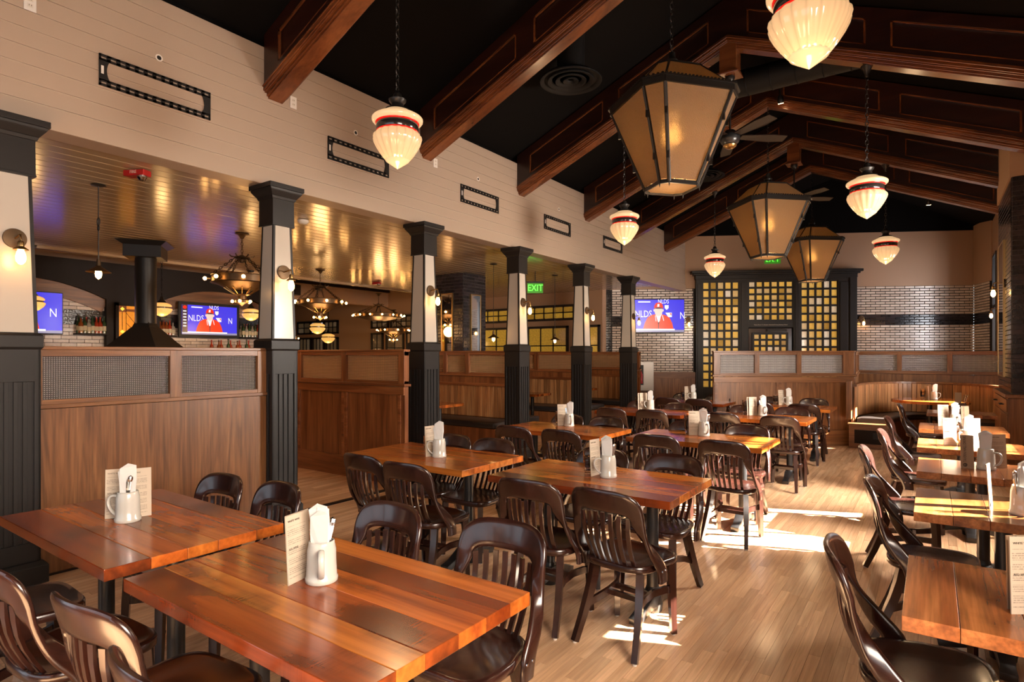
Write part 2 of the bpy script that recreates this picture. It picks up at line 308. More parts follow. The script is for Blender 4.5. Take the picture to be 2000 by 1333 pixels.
# ---------------------------------------------------------------- mesh helpers
class MB:
    def __init__(s): s.v = []; s.f = []
    def add(s, vs, fs, mt=None):
        n = len(s.v)
        s.v += [tuple(mt @ Vector(p)) if mt else tuple(p) for p in vs]
        s.f += [tuple(i+n for i in f) for f in fs]
        return s
    def box(s, a, b, mt=None):
        (x0,y0,z0), (x1,y1,z1) = a, b
        return s.add([(x0,y0,z0),(x1,y0,z0),(x1,y1,z0),(x0,y1,z0),(x0,y0,z1),(x1,y0,z1),(x1,y1,z1),(x0,y1,z1)],
            [(0,3,2,1),(4,5,6,7),(0,1,5,4),(1,2,6,5),(2,3,7,6),(3,0,4,7)], mt)
    def frustum(s, w0, w1, z0, z1, n=4, mt=None, d0=None, d1=None):
        d0 = d0 or w0; d1 = d1 or w1
        return s.add([(-w0,-d0,z0),(w0,-d0,z0),(w0,d0,z0),(-w0,d0,z0),(-w1,-d1,z1),(w1,-d1,z1),(w1,d1,z1),(-w1,d1,z1)],
            [(0,3,2,1),(4,5,6,7),(0,1,5,4),(1,2,6,5),(2,3,7,6),(3,0,4,7)], mt)
    def lathe(s, prof, n=24, mt=None, closed=False, mod=None):
        """prof: list of (r, z) from one end to the other, about z; mod(a, i) scales the radius"""
        vs = []; fs = []
        for i, (r, z) in enumerate(prof):
            for k in range(n):
                a = 2*PI*k/n; rr = r*(mod(a, i) if mod else 1)
                vs.append((rr*math.cos(a), rr*math.sin(a), z))
        m = len(prof)
        for i in range(m-1):
            for k in range(n):
                fs.append((i*n+k, i*n+(k+1)%n, (i+1)*n+(k+1)%n, (i+1)*n+k))
        if not closed:
            if prof[0][0] > 1e-6: fs.append(tuple(range(n-1, -1, -1)))
            if prof[-1][0] > 1e-6: fs.append(tuple((m-1)*n+k for k in range(n)))
        return s.add(vs, fs, mt)
    def tube(s, pts, r, n=8, mt=None, caps=True, flat=None):
        """round (or rectangular, flat=(w,h)) bar swept along points"""
        pts = [Vector(p) for p in pts]; vs = []; fs = []
        rs = r if isinstance(r, (list, tuple)) else [r]*len(pts)
        up = Vector((0,0,1))
        for i, p in enumerate(pts):
            d = (pts[min(i+1, len(pts)-1)]-pts[max(i-1, 0)]).normalized()
            u = up.cross(d)
            if u.length < 1e-3: u = Vector((1,0,0)).cross(d)
            u.normalize(); v = d.cross(u)
            if flat:
                fw, fh = flat[i] if isinstance(flat, list) else flat
                for (a, b) in ((-1,-1),(1,-1),(1,1),(-1,1)): vs.append(p+u*a*fw/2+v*b*fh/2)
            else:
                for k in range(n):
                    a = 2*PI*k/n; vs.append(p+u*math.cos(a)*rs[i]+v*math.sin(a)*rs[i])
        if flat: n = 4
        for i in range(len(pts)-1):
            for k in range(n): fs.append((i*n+k, i*n+(k+1)%n, (i+1)*n+(k+1)%n, (i+1)*n+k))
        if caps: fs.append(tuple(range(n-1, -1, -1))); fs.append(tuple((len(pts)-1)*n+k for k in range(n)))
        return s.add(vs, fs, mt)
    def prism(s, poly, z0, z1, mt=None):
        n = len(poly)
        return s.add([(x,y,z0) for x,y in poly]+[(x,y,z1) for x,y in poly],
            [tuple(range(n-1,-1,-1)), tuple(range(n,2*n))]+[(i,(i+1)%n,n+(i+1)%n,n+i) for i in range(n)], mt)
    def torus(s, R, r, mt=None, n=20, m=8, a0=0, a1=2*PI):
        cl = abs(a1-a0-2*PI) < 1e-6; vs = []; fs = []; c = n if cl else n+1
        for i in range(c):
            a = a0+(a1-a0)*i/n
            for k in range(m):
                b = 2*PI*k/m; rr = R+r*math.cos(b); vs.append((rr*math.cos(a), rr*math.sin(a), r*math.sin(b)))
        for i in range(n if cl else n):
            j = (i+1) % c
            for k in range(m): fs.append((i*m+k, j*m+k, j*m+(k+1)%m, i*m+(k+1)%m))
        return s.add(vs, fs, mt)
    def mesh(s, name, m, smooth=None, bevel=0):
        me = bpy.data.meshes.new(name); me.from_pydata(s.v, [], s.f); me.materials.append(M[m] if isinstance(m, str) else m)
        bm = bmesh.new(); bm.from_mesh(me)
        bmesh.ops.recalc_face_normals(bm, faces=bm.faces)
        if bevel: bmesh.ops.bevel(bm, geom=bm.edges[:], offset=bevel, segments=2, profile=.5, affect='EDGES')
        bm.to_mesh(me); bm.free()
        if smooth:
            me.shade_smooth(); me.set_sharp_from_angle(angle=math.radians(smooth))
        return me
    def build(s, name, m, parent=None, loc=(0,0,0), rot=(0,0,0), smooth=None, bevel=0):
        return link(name, s.mesh(name, m, smooth, bevel), parent, loc, rot)
def link(name, me, parent=None, loc=(0,0,0), rot=(0,0,0)):
    o = bpy.data.objects.new(name, me); C.objects.link(o); o.location = loc; o.rotation_euler = rot
    if parent: o.parent = parent
    return o
def tag(o, label=None, cat=None, group=None, kind=None):
    if label and len(label.replace(',',' ').split()) > 16: print('LONGLABEL', label)
    if label: o['label'] = label
    if cat: o['category'] = cat
    if group: o['group'] = group
    if kind: o['kind'] = kind
    return o
def thing(name, label, cat, loc=(0,0,0), rz=0, group=None):
    o = bpy.data.objects.new(name, None); C.objects.link(o); o.location = loc; o.rotation_euler = (0,0,rz)
    o.empty_display_size = .1
    return tag(o, label, cat, group)
KIDS = {}
def copy_tree(o, parent=None):
    c = o.copy(); C.objects.link(c)
    if parent: c.parent = parent
    for ch in KIDS.setdefault(o.name, list(o.children)): copy_tree(ch, c)
    return c
def dup(root, loc, rz=0, label=None, group=None, cat=None):
    c = copy_tree(root); c.location = loc; c.rotation_euler = (0,0,rz)
    if label: c['label'] = label
    if group: c['group'] = group
    if cat: c['category'] = cat
    return c
def text(name, s, size, m, parent=None, loc=(0,0,0), rot=(0,0,0), ex=.0008, align='CENTER', sx=1.):
    cu = bpy.data.curves.new(name, 'FONT'); cu.body = s; cu.size = size; cu.extrude = ex; cu.align_x = align; cu.align_y = 'CENTER'; cu.resolution_u = 2
    cu.materials.append(M[m]); tmp = bpy.data.objects.new('lettering_outline', cu); C.objects.link(tmp)
    bpy.context.view_layer.update()
    me = bpy.data.meshes.new_from_object(tmp.evaluated_get(bpy.context.evaluated_depsgraph_get()))
    bpy.data.objects.remove(tmp)
    o = link(name, me, parent, loc, rot); o.scale = (sx,1,1)
    return o
def T(x=0,y=0,z=0): return Matrix.Translation((x,y,z))
def R(a, ax): return Matrix.Rotation(a, 4, ax)

# ================================================================ THE SETTING
WX = -5.05            # face of the long header wall
RX = 1.10             # street-side wall
P0 = Vector((WX, 14.6, 0)); BR = math.atan2(.4836, .876)    # back wall line
BL = 6.70
COLY = [1.27+1.985*k for k in range(6)]
TRY = [3.24, 5.29, 7.34, 9.42, 11.42, 13.27]

# floor: slab, then strips of maple laid lengthwise
floor = MB().box((-24, -4, -.20), (3.2, 19, -.012)).build('floor', 'grout'); tag(floor, kind='structure')
strips = []
x = WX+.03
while x < RX:
    y = -1.2 - random.random()*.8
    while y < 17.6:
        l = random.uniform(.32, 1.15); y1 = min(y+l, 17.7)
        if (y+y1)/2 < 14.6+(x-WX)*.552+.4: strips.append((x, y, min(x+.057, RX), y1))
        y = y1
    x += .057
def seen_score(s):
    cx, cyy = (s[0]+s[2])/2, (s[1]+s[3])/2
    zc = -cx*math.sin(YAW)+cyy*math.cos(YAW); xc = cx*math.cos(YAW)+cyy*math.sin(YAW)
    if zc < 2.75 or abs(xc/zc) > .9 or cx < -2.2 and zc < 4: return 1e9
    open_aisle = 0 if (-1.15 < cx < -.05 or zc > 99) else 2.2
    return zc + open_aisle
order = sorted(strips, key=seen_score)
def strip_mb(mb, a, b, c, d, dz=0):
    g = .0006
    return mb.add([(a+g,b+g,dz),(c-g,b+g,dz),(c-g,d-g,dz),(a+g,d-g,dz),(a+g,b+g,-.012),(c-g,b+g,-.012),(c-g,d-g,-.012),(a+g,d-g,-.012)],
                  [(0,1,2,3),(0,4,5,1),(1,5,6,2),(2,6,7,3),(3,7,4,0)])
lens = [.35+.1*i for i in range(9)]
cache = {}
for s in order[:300]:
    l = s[3]-s[1]; k = round(l, 2)
    if k not in cache: cache[k] = strip_mb(MB(), 0, 0, .057, l).mesh('floorboard', 'floor')
    link('floorboard', cache[k], floor, (s[0], s[1], random.uniform(-.0004, .0002)))
mb = MB()
for s in order[300:]: strip_mb(mb, *s, dz=random.uniform(-.0004, .0002))
tag(mb.build('floorboard_field', 'floor_i', floor), kind='stuff')
mb = MB(); x = -12.
while x < WX-.02:
    y = -1. if x > -9 else 2.
    while y < 13.2:
        l = random.uniform(.4, 1.2); strip_mb(mb, x, y, min(x+.075, WX-.0), min(y+l, 13.3)); y += l
    x += .075
tag(mb.build('bar_floorboard_field', 'floor_i', floor), kind='stuff')
th = MB().box((WX-.01, -1, -.01), (WX+.05, 14.0, .012)).build('trim_1', 'darkwood', bevel=.003); tag(th, kind='structure')

# long header wall of painted boards over the colonnade
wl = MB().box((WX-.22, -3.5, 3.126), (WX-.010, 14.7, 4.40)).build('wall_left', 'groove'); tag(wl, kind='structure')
z = 3.287; bw_ = .1237
bm_ = MB().box((0, -3.5, 0), (.014, 14.62, bw_-.005)).mesh('wall_board', 'white', bevel=.0025)
while z < 4.39:
    link('wall_board', bm_, wl, (WX-.0142, 0, z)); z += bw_
MB().box((WX-.22, -3.5, 3.12), (WX+.012, 14.66, 3.278)).build('fascia_board', 'white', wl, bevel=.004)
blk = MB().box((WX-.24, -3.5, 4.40), (WX-.10, 14.7, 5.0)).build('trim_2', 'blackroof'); tag(blk, kind='structure')

# black roof deck over the trusses
def slope(x): return 5.23-.425*abs(x+1.99)
mb = MB()
mb.add([(-5.3,-3.6,slope(-5.3)+.60),(-1.99,-3.6,slope(-1.99)+.60),(-1.99,19.6,slope(-1.99)+.60),(-5.3,19.6,slope(-5.3)+.60),
        (-5.3,-3.6,slope(-5.3)+.75),(-1.99,-3.6,slope(-1.99)+.75),(-1.99,19.6,slope(-1.99)+.75),(-5.3,19.6,slope(-5.3)+.75)],
       [(0,3,2,1),(4,5,6,7),(0,1,5,4),(1,2,6,5),(2,3,7,6),(3,0,4,7)])
mb.add([(3.0,-3.6,slope(3.0)+.60),(-1.99,-3.6,slope(-1.99)+.60),(-1.99,19.6,slope(-1.99)+.60),(3.0,19.6,slope(3.0)+.60),
        (3.0,-3.6,slope(3.0)+.75),(-1.99,-3.6,slope(-1.99)+.75),(-1.99,19.6,slope(-1.99)+.75),(3.0,19.6,slope(3.0)+.75)],
       [(0,1,2,3),(7,6,5,4),(4,5,1,0),(5,6,2,1),(6,7,3,2),(7,4,0,3)])
tag(mb.build('ceiling', 'blackroof'), kind='structure')

# back wall, set at an angle; local frame: x along the wall, -y into the room
wb = thing('wall_back', None, None, P0, BR); tag(wb, kind='structure')
MB().box((-.02, 0, 3.19), (BL, .2, 4.50)).build('upper_wall', 'white2', wb)
MB().box((-2.9, .012, 0), (BL, .25, 3.19)).build('brick_backing', 'grout', wb)
MB().box((-2.9, .0, 3.19), (-.02, .25, 3.6)).build('upper_wall', 'white2', wb)
MB().box((-.1, .02, 4.5), (BL+.3, .2, 7.0)).build('black_gable', 'blackroof', wb)
brick_me = {c: MB().box((.0075, 0, .0085), (.2145, .03, .0541)).mesh('brick', m, bevel=.0025) for c, m in (('w','brick'),('b','brickblk'))}
def brick_rows(s0, s1, rows, allblack=False, parts=0):
    n = 0; far = {'w': MB(), 'b': MB()}
    for i in rows:
        z = 3.19-.0626*(i+1); c = 'b' if (allblack or 11 <= i < 15) else 'w'
        x = s0-(.111 if i % 2 else 0)
        while x < s1-.01:
            a, b = max(x, s0), min(x+.222, s1)
            if b-a > .02:
                if a == x and b == x+.222 and n < parts:
                    o = link('brick', brick_me[c], wb, (x, random.uniform(-.001,.001), z)); n += 1
                    if c == 'b': o['label'] = 'glossy black brick of the dark band'
                else:
                    q = random.uniform(-.001,.001); far[c].box((a+.0075, q, z+.0085), (b-.0075, q+.03, z+.0541))
            x += .222
    if far['w'].v: tag(far['w'].build('cream_brick_field', 'brick_i', wb), kind='stuff')
    if far['b'].v: tag(far['b'].build('black_brick_field', 'brickblk_i', wb), kind='stuff')
brick_rows(-1.82, .20, range(34), parts=100)
brick_rows(4.05, BL-.005, range(34), parts=200)
brick_rows(-2.79, -1.83, range(34), True)
# wainscot left of the lattice screen
MB().box((-2.9, -.03, 0), (.24, .02, 1.06)).build('wainscot', 'walnut', wb)
MB().box((-2.9, -.06, 1.06), (.24, .02, 1.095)).build('wainscot_cap', 'walnut_h', wb, bevel=.004)
for a in (-1.78, -.84, -.04): MB().box((a, -.048, .12), (a+.09, -.02, .98)).build('stile', 'walnut', wb, bevel=.003)
MB().box((-2.9, -.048, .93), (.24, -.028, 1.06)).build('rail', 'walnut_h', wb, bevel=.003)
MB().box((-2.9, -.055, 0), (.24, -.028, .14)).build('baseboard', 'walnut_h', wb, bevel=.003)

# lattice screen with the doors
scr = thing('trim_3', None, None, P0, BR); tag(scr, kind='structure')
MB().box((.22, -.16, 3.40), (4.02, 0, 3.50)).box((.17, -.20, 3.50), (4.07, 0, 3.54)).box((.12, -.24, 3.54), (4.12, 0, 3.60)).build('cornice', 'black', scr, bevel=.008)
for a, b in ((.24,.40), (1.285,1.50), (2.56,2.735), (3.60,3.86)):
    MB().box((a, -.10, 0), (b, 0, 3.42)).box((a+.04, -.115, .3), (b-.04, -.10, 3.3)).build('post', 'black', scr, bevel=.004)
MB().box((3.86, -.13, 0), (4.02, 0, 3.42)).build('post', 'black', scr, bevel=.004)
MB().box((.24, -.105, 3.345), (3.95, 0, 3.42)).build('head_rail', 'black', scr, bevel=.004)
for a, b in ((.38,1.30), (2.70,3.62)): MB().box((a, -.09, 0), (b, 0, .70)).box((a+.08, -.10, .1), (b-.08, -.09, .6)).build('kick_panel', 'black', scr, bevel=.004)
cell_pane = {}
def lattice(name, x0, x1, z0, z1, nx, nz, parent, pcol='amber', bar=.052, skip=None):
    o = thing(name, None, None, P0, BR) if parent is None else parent
    if parent is None: tag(o, kind='structure')
    px, pz = (x1-x0)/nx, (z1-z0)/nz
    mb = MB()
    for i in range(nx+1): mb.box((x0+i*px-bar/2, -.085, z0), (x0+i*px+bar/2, -.03, z1))
    for k in range(nz+1): mb.box((x0-bar/2, -.082, z0+k*pz-bar/2), (x1+bar/2, -.032, z0+k*pz+bar/2))
    mb.build('muntin_grid', 'black', o, bevel=.004)
    me = MB().box((bar/2-.004, 0, bar/2-.004), (px-bar/2+.004, .01, pz-bar/2+.004)).mesh('pane', pcol)
    for i in range(nx):
        for k in range(nz): link('pane', me, o, (x0+i*px, -.06, z0+k*pz))
    return o
lattice('window_1', .40, 1.285, .70, 3.345, 5, 13, None)
lattice('window_2', 1.50, 2.56, 2.37, 3.345, 6, 6, None)
lattice('window_3', 2.735, 3.60, .70, 3.345, 5, 13, None)
# sign board and the door under it
sg = MB().box((1.50, -.09, 2.20), (2.56, -.02, 2.35)).build('trim_4', 'black', loc=P0, rot=(0,0,BR), bevel=.003); tag(sg, kind='structure')
text('lettering', 'These Doors To Remain Unlocked During Business Hours', .034, 'plastic', sg, (2.03, -.092, 2.265), (PI/2,0,0), sx=.98)
dr = thing('door_1', None, None, P0, BR); tag(dr, kind='structure')
MB().box((1.52, -.045, .02), (2.54, -.015, 2.18)).build('door_leaf', 'chair', dr, bevel=.004)
lattice(None, 1.62, 2.42, .98, 2.05, 5, 7, dr)
MB().box((1.95, -.12, 2.10), (2.40, -.07, 2.16)).build('door_closer', 'iron', dr, bevel=.006)
MB().tube([(1.60,-.09,1.0),(1.60,-.12,1.02),(1.60,-.12,1.2),(1.60,-.09,1.22)], .012).build('handle', 'brass', dr, smooth=50)

# the short returns at the right end of the back wall
B1 = P0+Vector((math.cos(BR)*BL, math.sin(BR)*BL, 0)); B2 = Vector((1.06, 17.0, 0))
dd = (B2-B1); ang = math.atan2(dd.y, dd.x); LL = dd.length
wr2 = thing('wall_back_return', None, None, B1, ang); tag(wr2, kind='structure')
MB().box((0, 0, 0), (LL, .2, 3.19)).build('brick_backing', 'grout', wr2)
MB().box((0, -.012, 3.19), (LL+.1, .2, 4.60)).build('upper_wall', 'white2', wr2)
f = {'w': MB(), 'b': MB()}
for i in range(34):
    z = 3.19-.0626*(i+1); c = 'b' if 11 <= i < 15 else 'w'; x = -(.111 if i % 2 else 0)
    while x < LL-.01:
        a, b = max(x, 0), min(x+.222, LL)
        if b-a > .02: f[c].box((a+.0075, -.012, z+.0085), (b-.0075, .01, z+.0541))
        x += .222
tag(f['w'].build('cream_brick_field', 'brick_i', wr2), kind='stuff'); tag(f['b'].build('black_brick_field', 'brickblk_i', wr2), kind='stuff')

# street-side wall with its window openings
def wall_openings(name, y0, y1, z0, z1, ops, x0, x1, m):
    """wall in the plane of x, cut into piers, sills and heads round the openings (ya, yb, za, zb)"""
    mb = MB(); ops = sorted(ops); cur = y0
    for a, b, c, d in ops:
        if a > cur: mb.box((x0, cur, z0), (x1, a, z1))
        if c > z0: mb.box((x0, a, z0), (x1, b, c))
        if d < z1: mb.box((x0, a, d), (x1, b, z1))
        cur = b
    mb.box((x0, cur, z0), (x1, y1, z1))
    return tag(mb.build(name, m), kind='structure')
OPS = [(-1.3, 1.5, .95, 2.75), (3.96, 4.50, 1.18, 1.84), (5.80, 7.42, 1.08, 2.98), (11.9, 12.7, .95, 2.2), (15.9, 16.75, 1.55, 3.7)]  # first opening is unseen, added to let in ambient light
wall_openings('wall_right', -3.6, 17.2, 0, 4.8, OPS, RX, RX+.16, 'white2')
for i, (a, b, c, d) in enumerate(OPS):
    wn = thing('window_%d' % (4+i), None, None, (RX, 0, 0)); tag(wn, kind='structure')
    fr = MB(); t_ = .045
    fr.box((-.02, a-.01, c-.02), (.10, a+t_, d)).box((-.02, b-t_, c-.02), (.10, b+.01, d)).box((-.02, a, d-t_), (.10, b, d+.01)).box((-.04, a-.03, c-.03), (.10, b+.03, c+.02))
    fr.build('window_frame', 'black', wn, bevel=.003)
    if i == 2: MB().box((.02, a, 2.30), (.06, b, 2.335)).build('glazing_bar', 'black', wn); MB().box((.02, 6.42, c), (.06, 6.455, d)).build('glazing_bar', 'black', wn)
    if i == 4:
        for k in range(1, 4): MB().box((.02, a+k*.21, 2.6), (.05, a+k*.21+.02, d)).build('glazing_bar', 'black', wn)
        MB().box((0, a, 2.55), (.06, b, 2.62)).build('glazing_bar', 'black', wn)
# wall behind the camera, its unseen windows added to let fill light in
wf = MB()
for a, b in ((-5.4,-5.1), (.0,1.3)): wf.box((a, -3.3, 0), (b, -3.1, 4.8))
wf.box((-5.1, -3.3, 0), (.0, -3.1, .85)).box((-5.1, -3.3, 3.15), (.0, -3.1, 5.9)); 
tag(wf.build('wall_front', 'white2'), kind='structure')
wn = thing('window_10', None, None, (0,-3.2,0)); tag(wn, kind='structure')
fr = MB()
for k in range(5): fr.box((-5.1+k*1.26, -.05, .85), (-5.04+k*1.26, .05, 3.15))
fr.box((-5.1,-.05,2.4),(0,.05,2.46)); fr.build('window_frame', 'black', wn, bevel=.003)

# -------- bar side: ceiling boards, walls, windows
BC = 3.12
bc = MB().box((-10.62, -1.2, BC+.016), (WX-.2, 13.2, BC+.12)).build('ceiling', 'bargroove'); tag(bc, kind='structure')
bme = MB().box((.006, -1.2, 0), (.159, 13.1, .010)).mesh('ceiling_board', 'barceil', bevel=.0035)
x = WX-.21-.165
while x > -10.62: link('ceiling_board', bme, bc, (x, 0, BC+.006)); x -= .165
MB().box((-10.72, -1.2, BC-.03), (-10.60, 13.1, BC+.14)).build('edge_moulding', 'barceil', bc, bevel=.01)
hc = MB().box((-24, -1.2, 3.98), (-10.5, 13.4, 4.1)).build('ceiling', 'darkwood'); tag(hc, kind='structure')
cw = MB().box((-24, -1.4, 0), (-5.27, -1.2, 4.1)).box((-24.2, -1.4, 0), (-24, 13.3, 4.1)).build('wall_bar_light_stop', 'darkwood'); tag(cw, kind='structure')  # unseen walls added to stop sky light leaking into the bar
MB().box((-10.72, -1.2, 3.10), (-10.66, 13.1, 4.0)).build('bulkhead', 'white2', hc)
# bar back wall: cream brick seen through dark arched surrounds
BX = -11.8
wbar = MB().box((BX-.25, -1.2, 0), (BX-.012, 7.9, 4.0)).build('wall_bar', 'grout'); tag(wbar, kind='structure')
MB().box((BX-.012, -1.2, 3.14), (BX, 7.9, 4.0)).build('upper_wall', 'white2', wbar)
mb = MB(); mk = MB()
for i in range(30):
    z = 2.86-.0626*(i+1); y = 1.2-(.111 if i % 2 else 0)
    while y < 7.8:
        (mk if 2.07 < z+.03 < 2.29 else mb).box((BX-.014, y+.0035, z+.004), (BX, y+.2185, z+.0586)); y += .222
tag(mb.build('cream_brick_field', 'brick_i', wbar), kind='stuff'); tag(mk.build('black_brick_field', 'brickblk_i', wbar), kind='stuff')
def arch_surround(y0, y1, spans):
    """dark timber facing in the plane of x with flat-arched openings (ya, yb, spring z, crown z)"""
    mb = MB(); X0, X1 = BX+.0, BX+.10; top = 3.14; cur = y0
    for a, b, zs, zc in spans:
        mb.box((X0, cur, 0), (X1, a, top)); n = 14
        for k in range(n):
            u0, u1 = a+(b-a)*k/n, a+(b-a)*(k+1)/n
            h = lambda u: zs+(zc-zs)*(1-((2*(u-a)/(b-a))-1)**2)
            mb.add([(X0,u0,h(u0)),(X0,u1,h(u1)),(X0,u1,top),(X0,u0,top),(X1,u0,h(u0)),(X1,u1,h(u1)),(X1,u1,top),(X1,u0,top)],
                   [(0,1,2,3),(7,6,5,4),(0,4,5,1),(1,5,6,2),(2,6,7,3),(3,7,4,0)])
        cur = b
    mb.box((X0, cur, 0), (X1, y1, top))
    o = thing('trim_5', None, None, (0,0,0)); tag(o, kind='structure')
    mb.build('arched_facing', 'darkwood', o)
    for a, b, zs, zc in spans:
        q = MB(); n = 14; h = lambda u: zs+(zc-zs)*(1-((2*(u-a)/(b-a))-1)**2)
        q.tube([(BX+.02, a+(b-a)*k/n, h(a+(b-a)*k/n)-.12) for k in range(n+1)], .02, flat=(.03,.24)); q.build('arch_lintel', 'walnut_y', o)
arch_surround(-1.2, 7.9, [(2.0, 4.27, 2.50, 2.78), (5.15, 7.35, 2.52, 2.80)])
# stained glass window between the arches
st = thing('window_11', None, None, (BX+.11, 4.44, 1.50)); tag(st, kind='structure')
MB().box((-.0,0,0),(.02,.62,.90)).build('amber_field', 'stain', st)
fr = MB().box((-.0,-.05,-.05),(.05,0,.95)).box((0,.62,-.05),(.05,.67,.95)).box((0,-.05,.90),(.05,.67,.95)).box((0,-.05,-.05),(.05,.67,0)); fr.build('window_frame', 'darkwood', st)
MB().box((.02,0,.79),(.026,.12,.90)).box((.02,.12,.80),(.026,.62,.845)).build('brown_border', 'staind', st)
le = MB()
for p, q in (((.06,0),(.06,.79)), ((.12,0),(.12,.90)), ((.12,.78),(.30,.55)), ((.30,.55),(.30,.80)), ((.30,.55),(.45,.80)), ((.12,.60),(.40,.30)), ((.12,.40),(.34,.10))):
    le.tube([(.028,p[0],p[1]),(.028,q[0],q[1])], .004, n=5)
le.build('lead_line', 'black', st)
for zz in (.845, .44):
    MB().add([(.027,.06,zz-.035),(.027,.095,zz),(.027,.06,zz+.035),(.027,.025,zz),(.034,.06,zz-.035),(.034,.095,zz),(.034,.06,zz+.035),(.034,.025,zz)],
        [(0,3,2,1),(4,5,6,7),(0,1,5,4),(1,2,6,5),(2,3,7,6),(3,0,4,7)]).build('yellow_diamond', 'stainy', st)
# wall with rows of windows across the far end of the bar side
wfar = MB().box((-24, 13.1, 0), (-6.6, 13.3, 4.0)).build('wall_far', 'white2'); tag(wfar, kind='structure')
MB().box((-14.35, 3.0, 3.05), (-14.2, 13.1, 4.0)).build('soffit_face', 'white2', wfar)
MB().box((-14.2, 3.0, 3.50), (-14.12, 13.1, 3.60)).build('soffit_trim', 'darkwood', wfar)
wn_no = [12]
def far_window(x0, x1, z0, z1, nx, nz, m='amberw'):
    o = thing('window_%d' % wn_no[0], None, None, (x0, 13.08, z0)); wn_no[0] += 1; tag(o, kind='structure')
    W_, H_ = x1-x0, z1-z0; t_ = .05
    fr = MB().box((-t_,-.05,-t_),(0,.02,H_+t_)).box((W_,-.05,-t_),(W_+t_,.02,H_+t_)).box((-t_,-.05,H_),(W_+t_,.02,H_+t_)).box((-t_,-.05,-t_),(W_+t_,.02,0))
    for i in range(1, nx): fr.box((W_*i/nx-.014,-.04,0),(W_*i/nx+.014,.01,H_))
    for k in range(1, nz): fr.box((0,-.04,H_*k/nz-.014),(W_,.01,H_*k/nz+.014))
    fr.build('window_frame', 'black', o)
    pm = MB().box((.014,0,.014),(W_/nx-.014,.01,H_/nz-.014)).mesh('pane', m)
    for i in range(nx):
        for k in range(nz): link('pane', pm, o, (W_*i/nx, -.02, H_*k/nz))
far_window(-10.5, -9.0, 2.45, 2.74, 4, 2); far_window(-8.85, -7.10, 2.46, 2.76, 6, 2)
far_window(-10.3, -9.35, 1.30, 2.22, 2, 2); far_window(-8.75, -7.60, 1.30, 2.22, 3, 2); far_window(-7.25, -6.70, 1.30, 2.22, 2, 2)
far_window(-14.9, -14.2, 2.42, 2.70, 3, 2, 'duskpane'); far_window(-14.0, -12.9, 2.42, 2.72, 5, 2, 'duskpane')
far_window(-14.9, -14.45, 1.30, 2.18, 2, 2, 'duskpane'); far_window(-14.2, -13.5, 1.30, 2.18, 2, 2, 'duskpane'); far_window(-13.3, -12.8, 1.30, 2.18, 2, 2, 'duskpane')
far_window(-18.9, -18.2, 2.30, 2.66, 2, 2, 'duskpane'); far_window(-18.1, -17.45, 2.30, 2.66, 3, 2, 'brightpane'); far_window(-17.35, -16.7, 2.30, 2.66, 3, 2, 'duskpane')
far_window(-18.8, -18.2, 1.20, 2.08, 3, 2, 'duskpane'); far_window(-18.0, -17.45, 1.20, 2.08, 3, 2, 'duskpane'); far_window(-17.25, -16.7, 1.20, 2.08, 3, 2, 'duskpane')

# ================================================================ BRICK PIERS
def brick_pier(name, label, x0, y0, x1, y1, z0, z1, faces, bl=.222, bh=.0626, limit=280):
    """faces: 'x-', 'x+', 'y-'; bricks stand proud of the mortar core"""
    p = thing(name, label, 'brick pier', ((x0+x1)/2, (y0+y1)/2, 0)); n = 0
    ox, oy = (x0+x1)/2, (y0+y1)/2
    MB().box((x0-ox, y0-oy, z0), (x1-ox, y1-oy, z1)).build('core', 'groutlt', p)
    me = MB().box((.004, -.010, .004), (bl-.004, .012, bh-.004)).mesh('brick', 'brickblk', bevel=.0025)
    far = MB()
    for fc in faces:
        L_ = (x1-x0) if fc == 'y-' else (y1-y0)
        if fc == 'y-': base = Matrix.Translation((x0-ox, y0-oy, 0))
        elif fc == 'x-': base = Matrix.Translation((x0-ox, y1-oy, 0)) @ R(-PI/2, 'Z')
        else: base = Matrix.Translation((x1-ox, y0-oy, 0)) @ R(PI/2, 'Z')
        i = 0; z = z1-bh
        while z > z0-.01:
            x = -(bl/2 if i % 2 else 0)
            while x < L_-.01:
                a, b = max(x, 0), min(x+bl, L_)
                if b-a > .02:
                    if a == x and b == x+bl and n < limit:
                        o = link('brick', me, p); o.matrix_local = base @ Matrix.Translation((x, 0, z)); n += 1
                    else: far.box((a+.004, -.010, z+.004), (b-.004, .012, z+bh-.004), base)
                x += bl
            z -= bh; i += 1
    if far.v: tag(far.build('brick_field', 'brickblk_i', p), kind='stuff')
    return p
pr_ = brick_pier('brick_pier', 'glossy black glazed brick pier at the right edge above the timber cabinet', .83, 9.80, 1.10, 11.55, 1.03, 3.80, ('x-','y-'), limit=300)
MB().box((-.16, -.895, 3.80), (.13, .90, 4.9)).build('plaster_top', 'white2', pr_)
pb = brick_pier('brick_pier', 'dark brick pier with mirrors rising behind the middle booth partition', -8.15, 8.73, -7.37, 9.42, 0, 3.12, ('x+','y-'), limit=230)
def pier_mirror(parent, base, wd, z0, z1):
    o = MB().box((0, -.03, z0), (wd, -.012, z1)).build('mirror', 'mirror', parent); o.matrix_local = base
    q = MB().box((-.02,-.035,z0-.02),(0,-.01,z1+.02)).box((wd,-.035,z0-.02),(wd+.02,-.01,z1+.02)).box((0,-.035,z1),(wd,-.01,z1+.02)).box((0,-.035,z0-.02),(wd,-.01,z0)).build('mirror_frame', 'brass', parent); q.matrix_local = base
pier_mirror(pb, Matrix.Translation((-.14, -.345, 0)), .26, 1.2, 2.72)
pier_mirror(pb, Matrix.Translation((.39, -.13, 0)) @ R(PI/2, 'Z'), .28, 1.2, 2.70)
pier_mirror(pr_, Matrix.Translation((-.135, .62, 0)) @ R(-PI/2, 'Z'), .75, 1.25, 3.1)

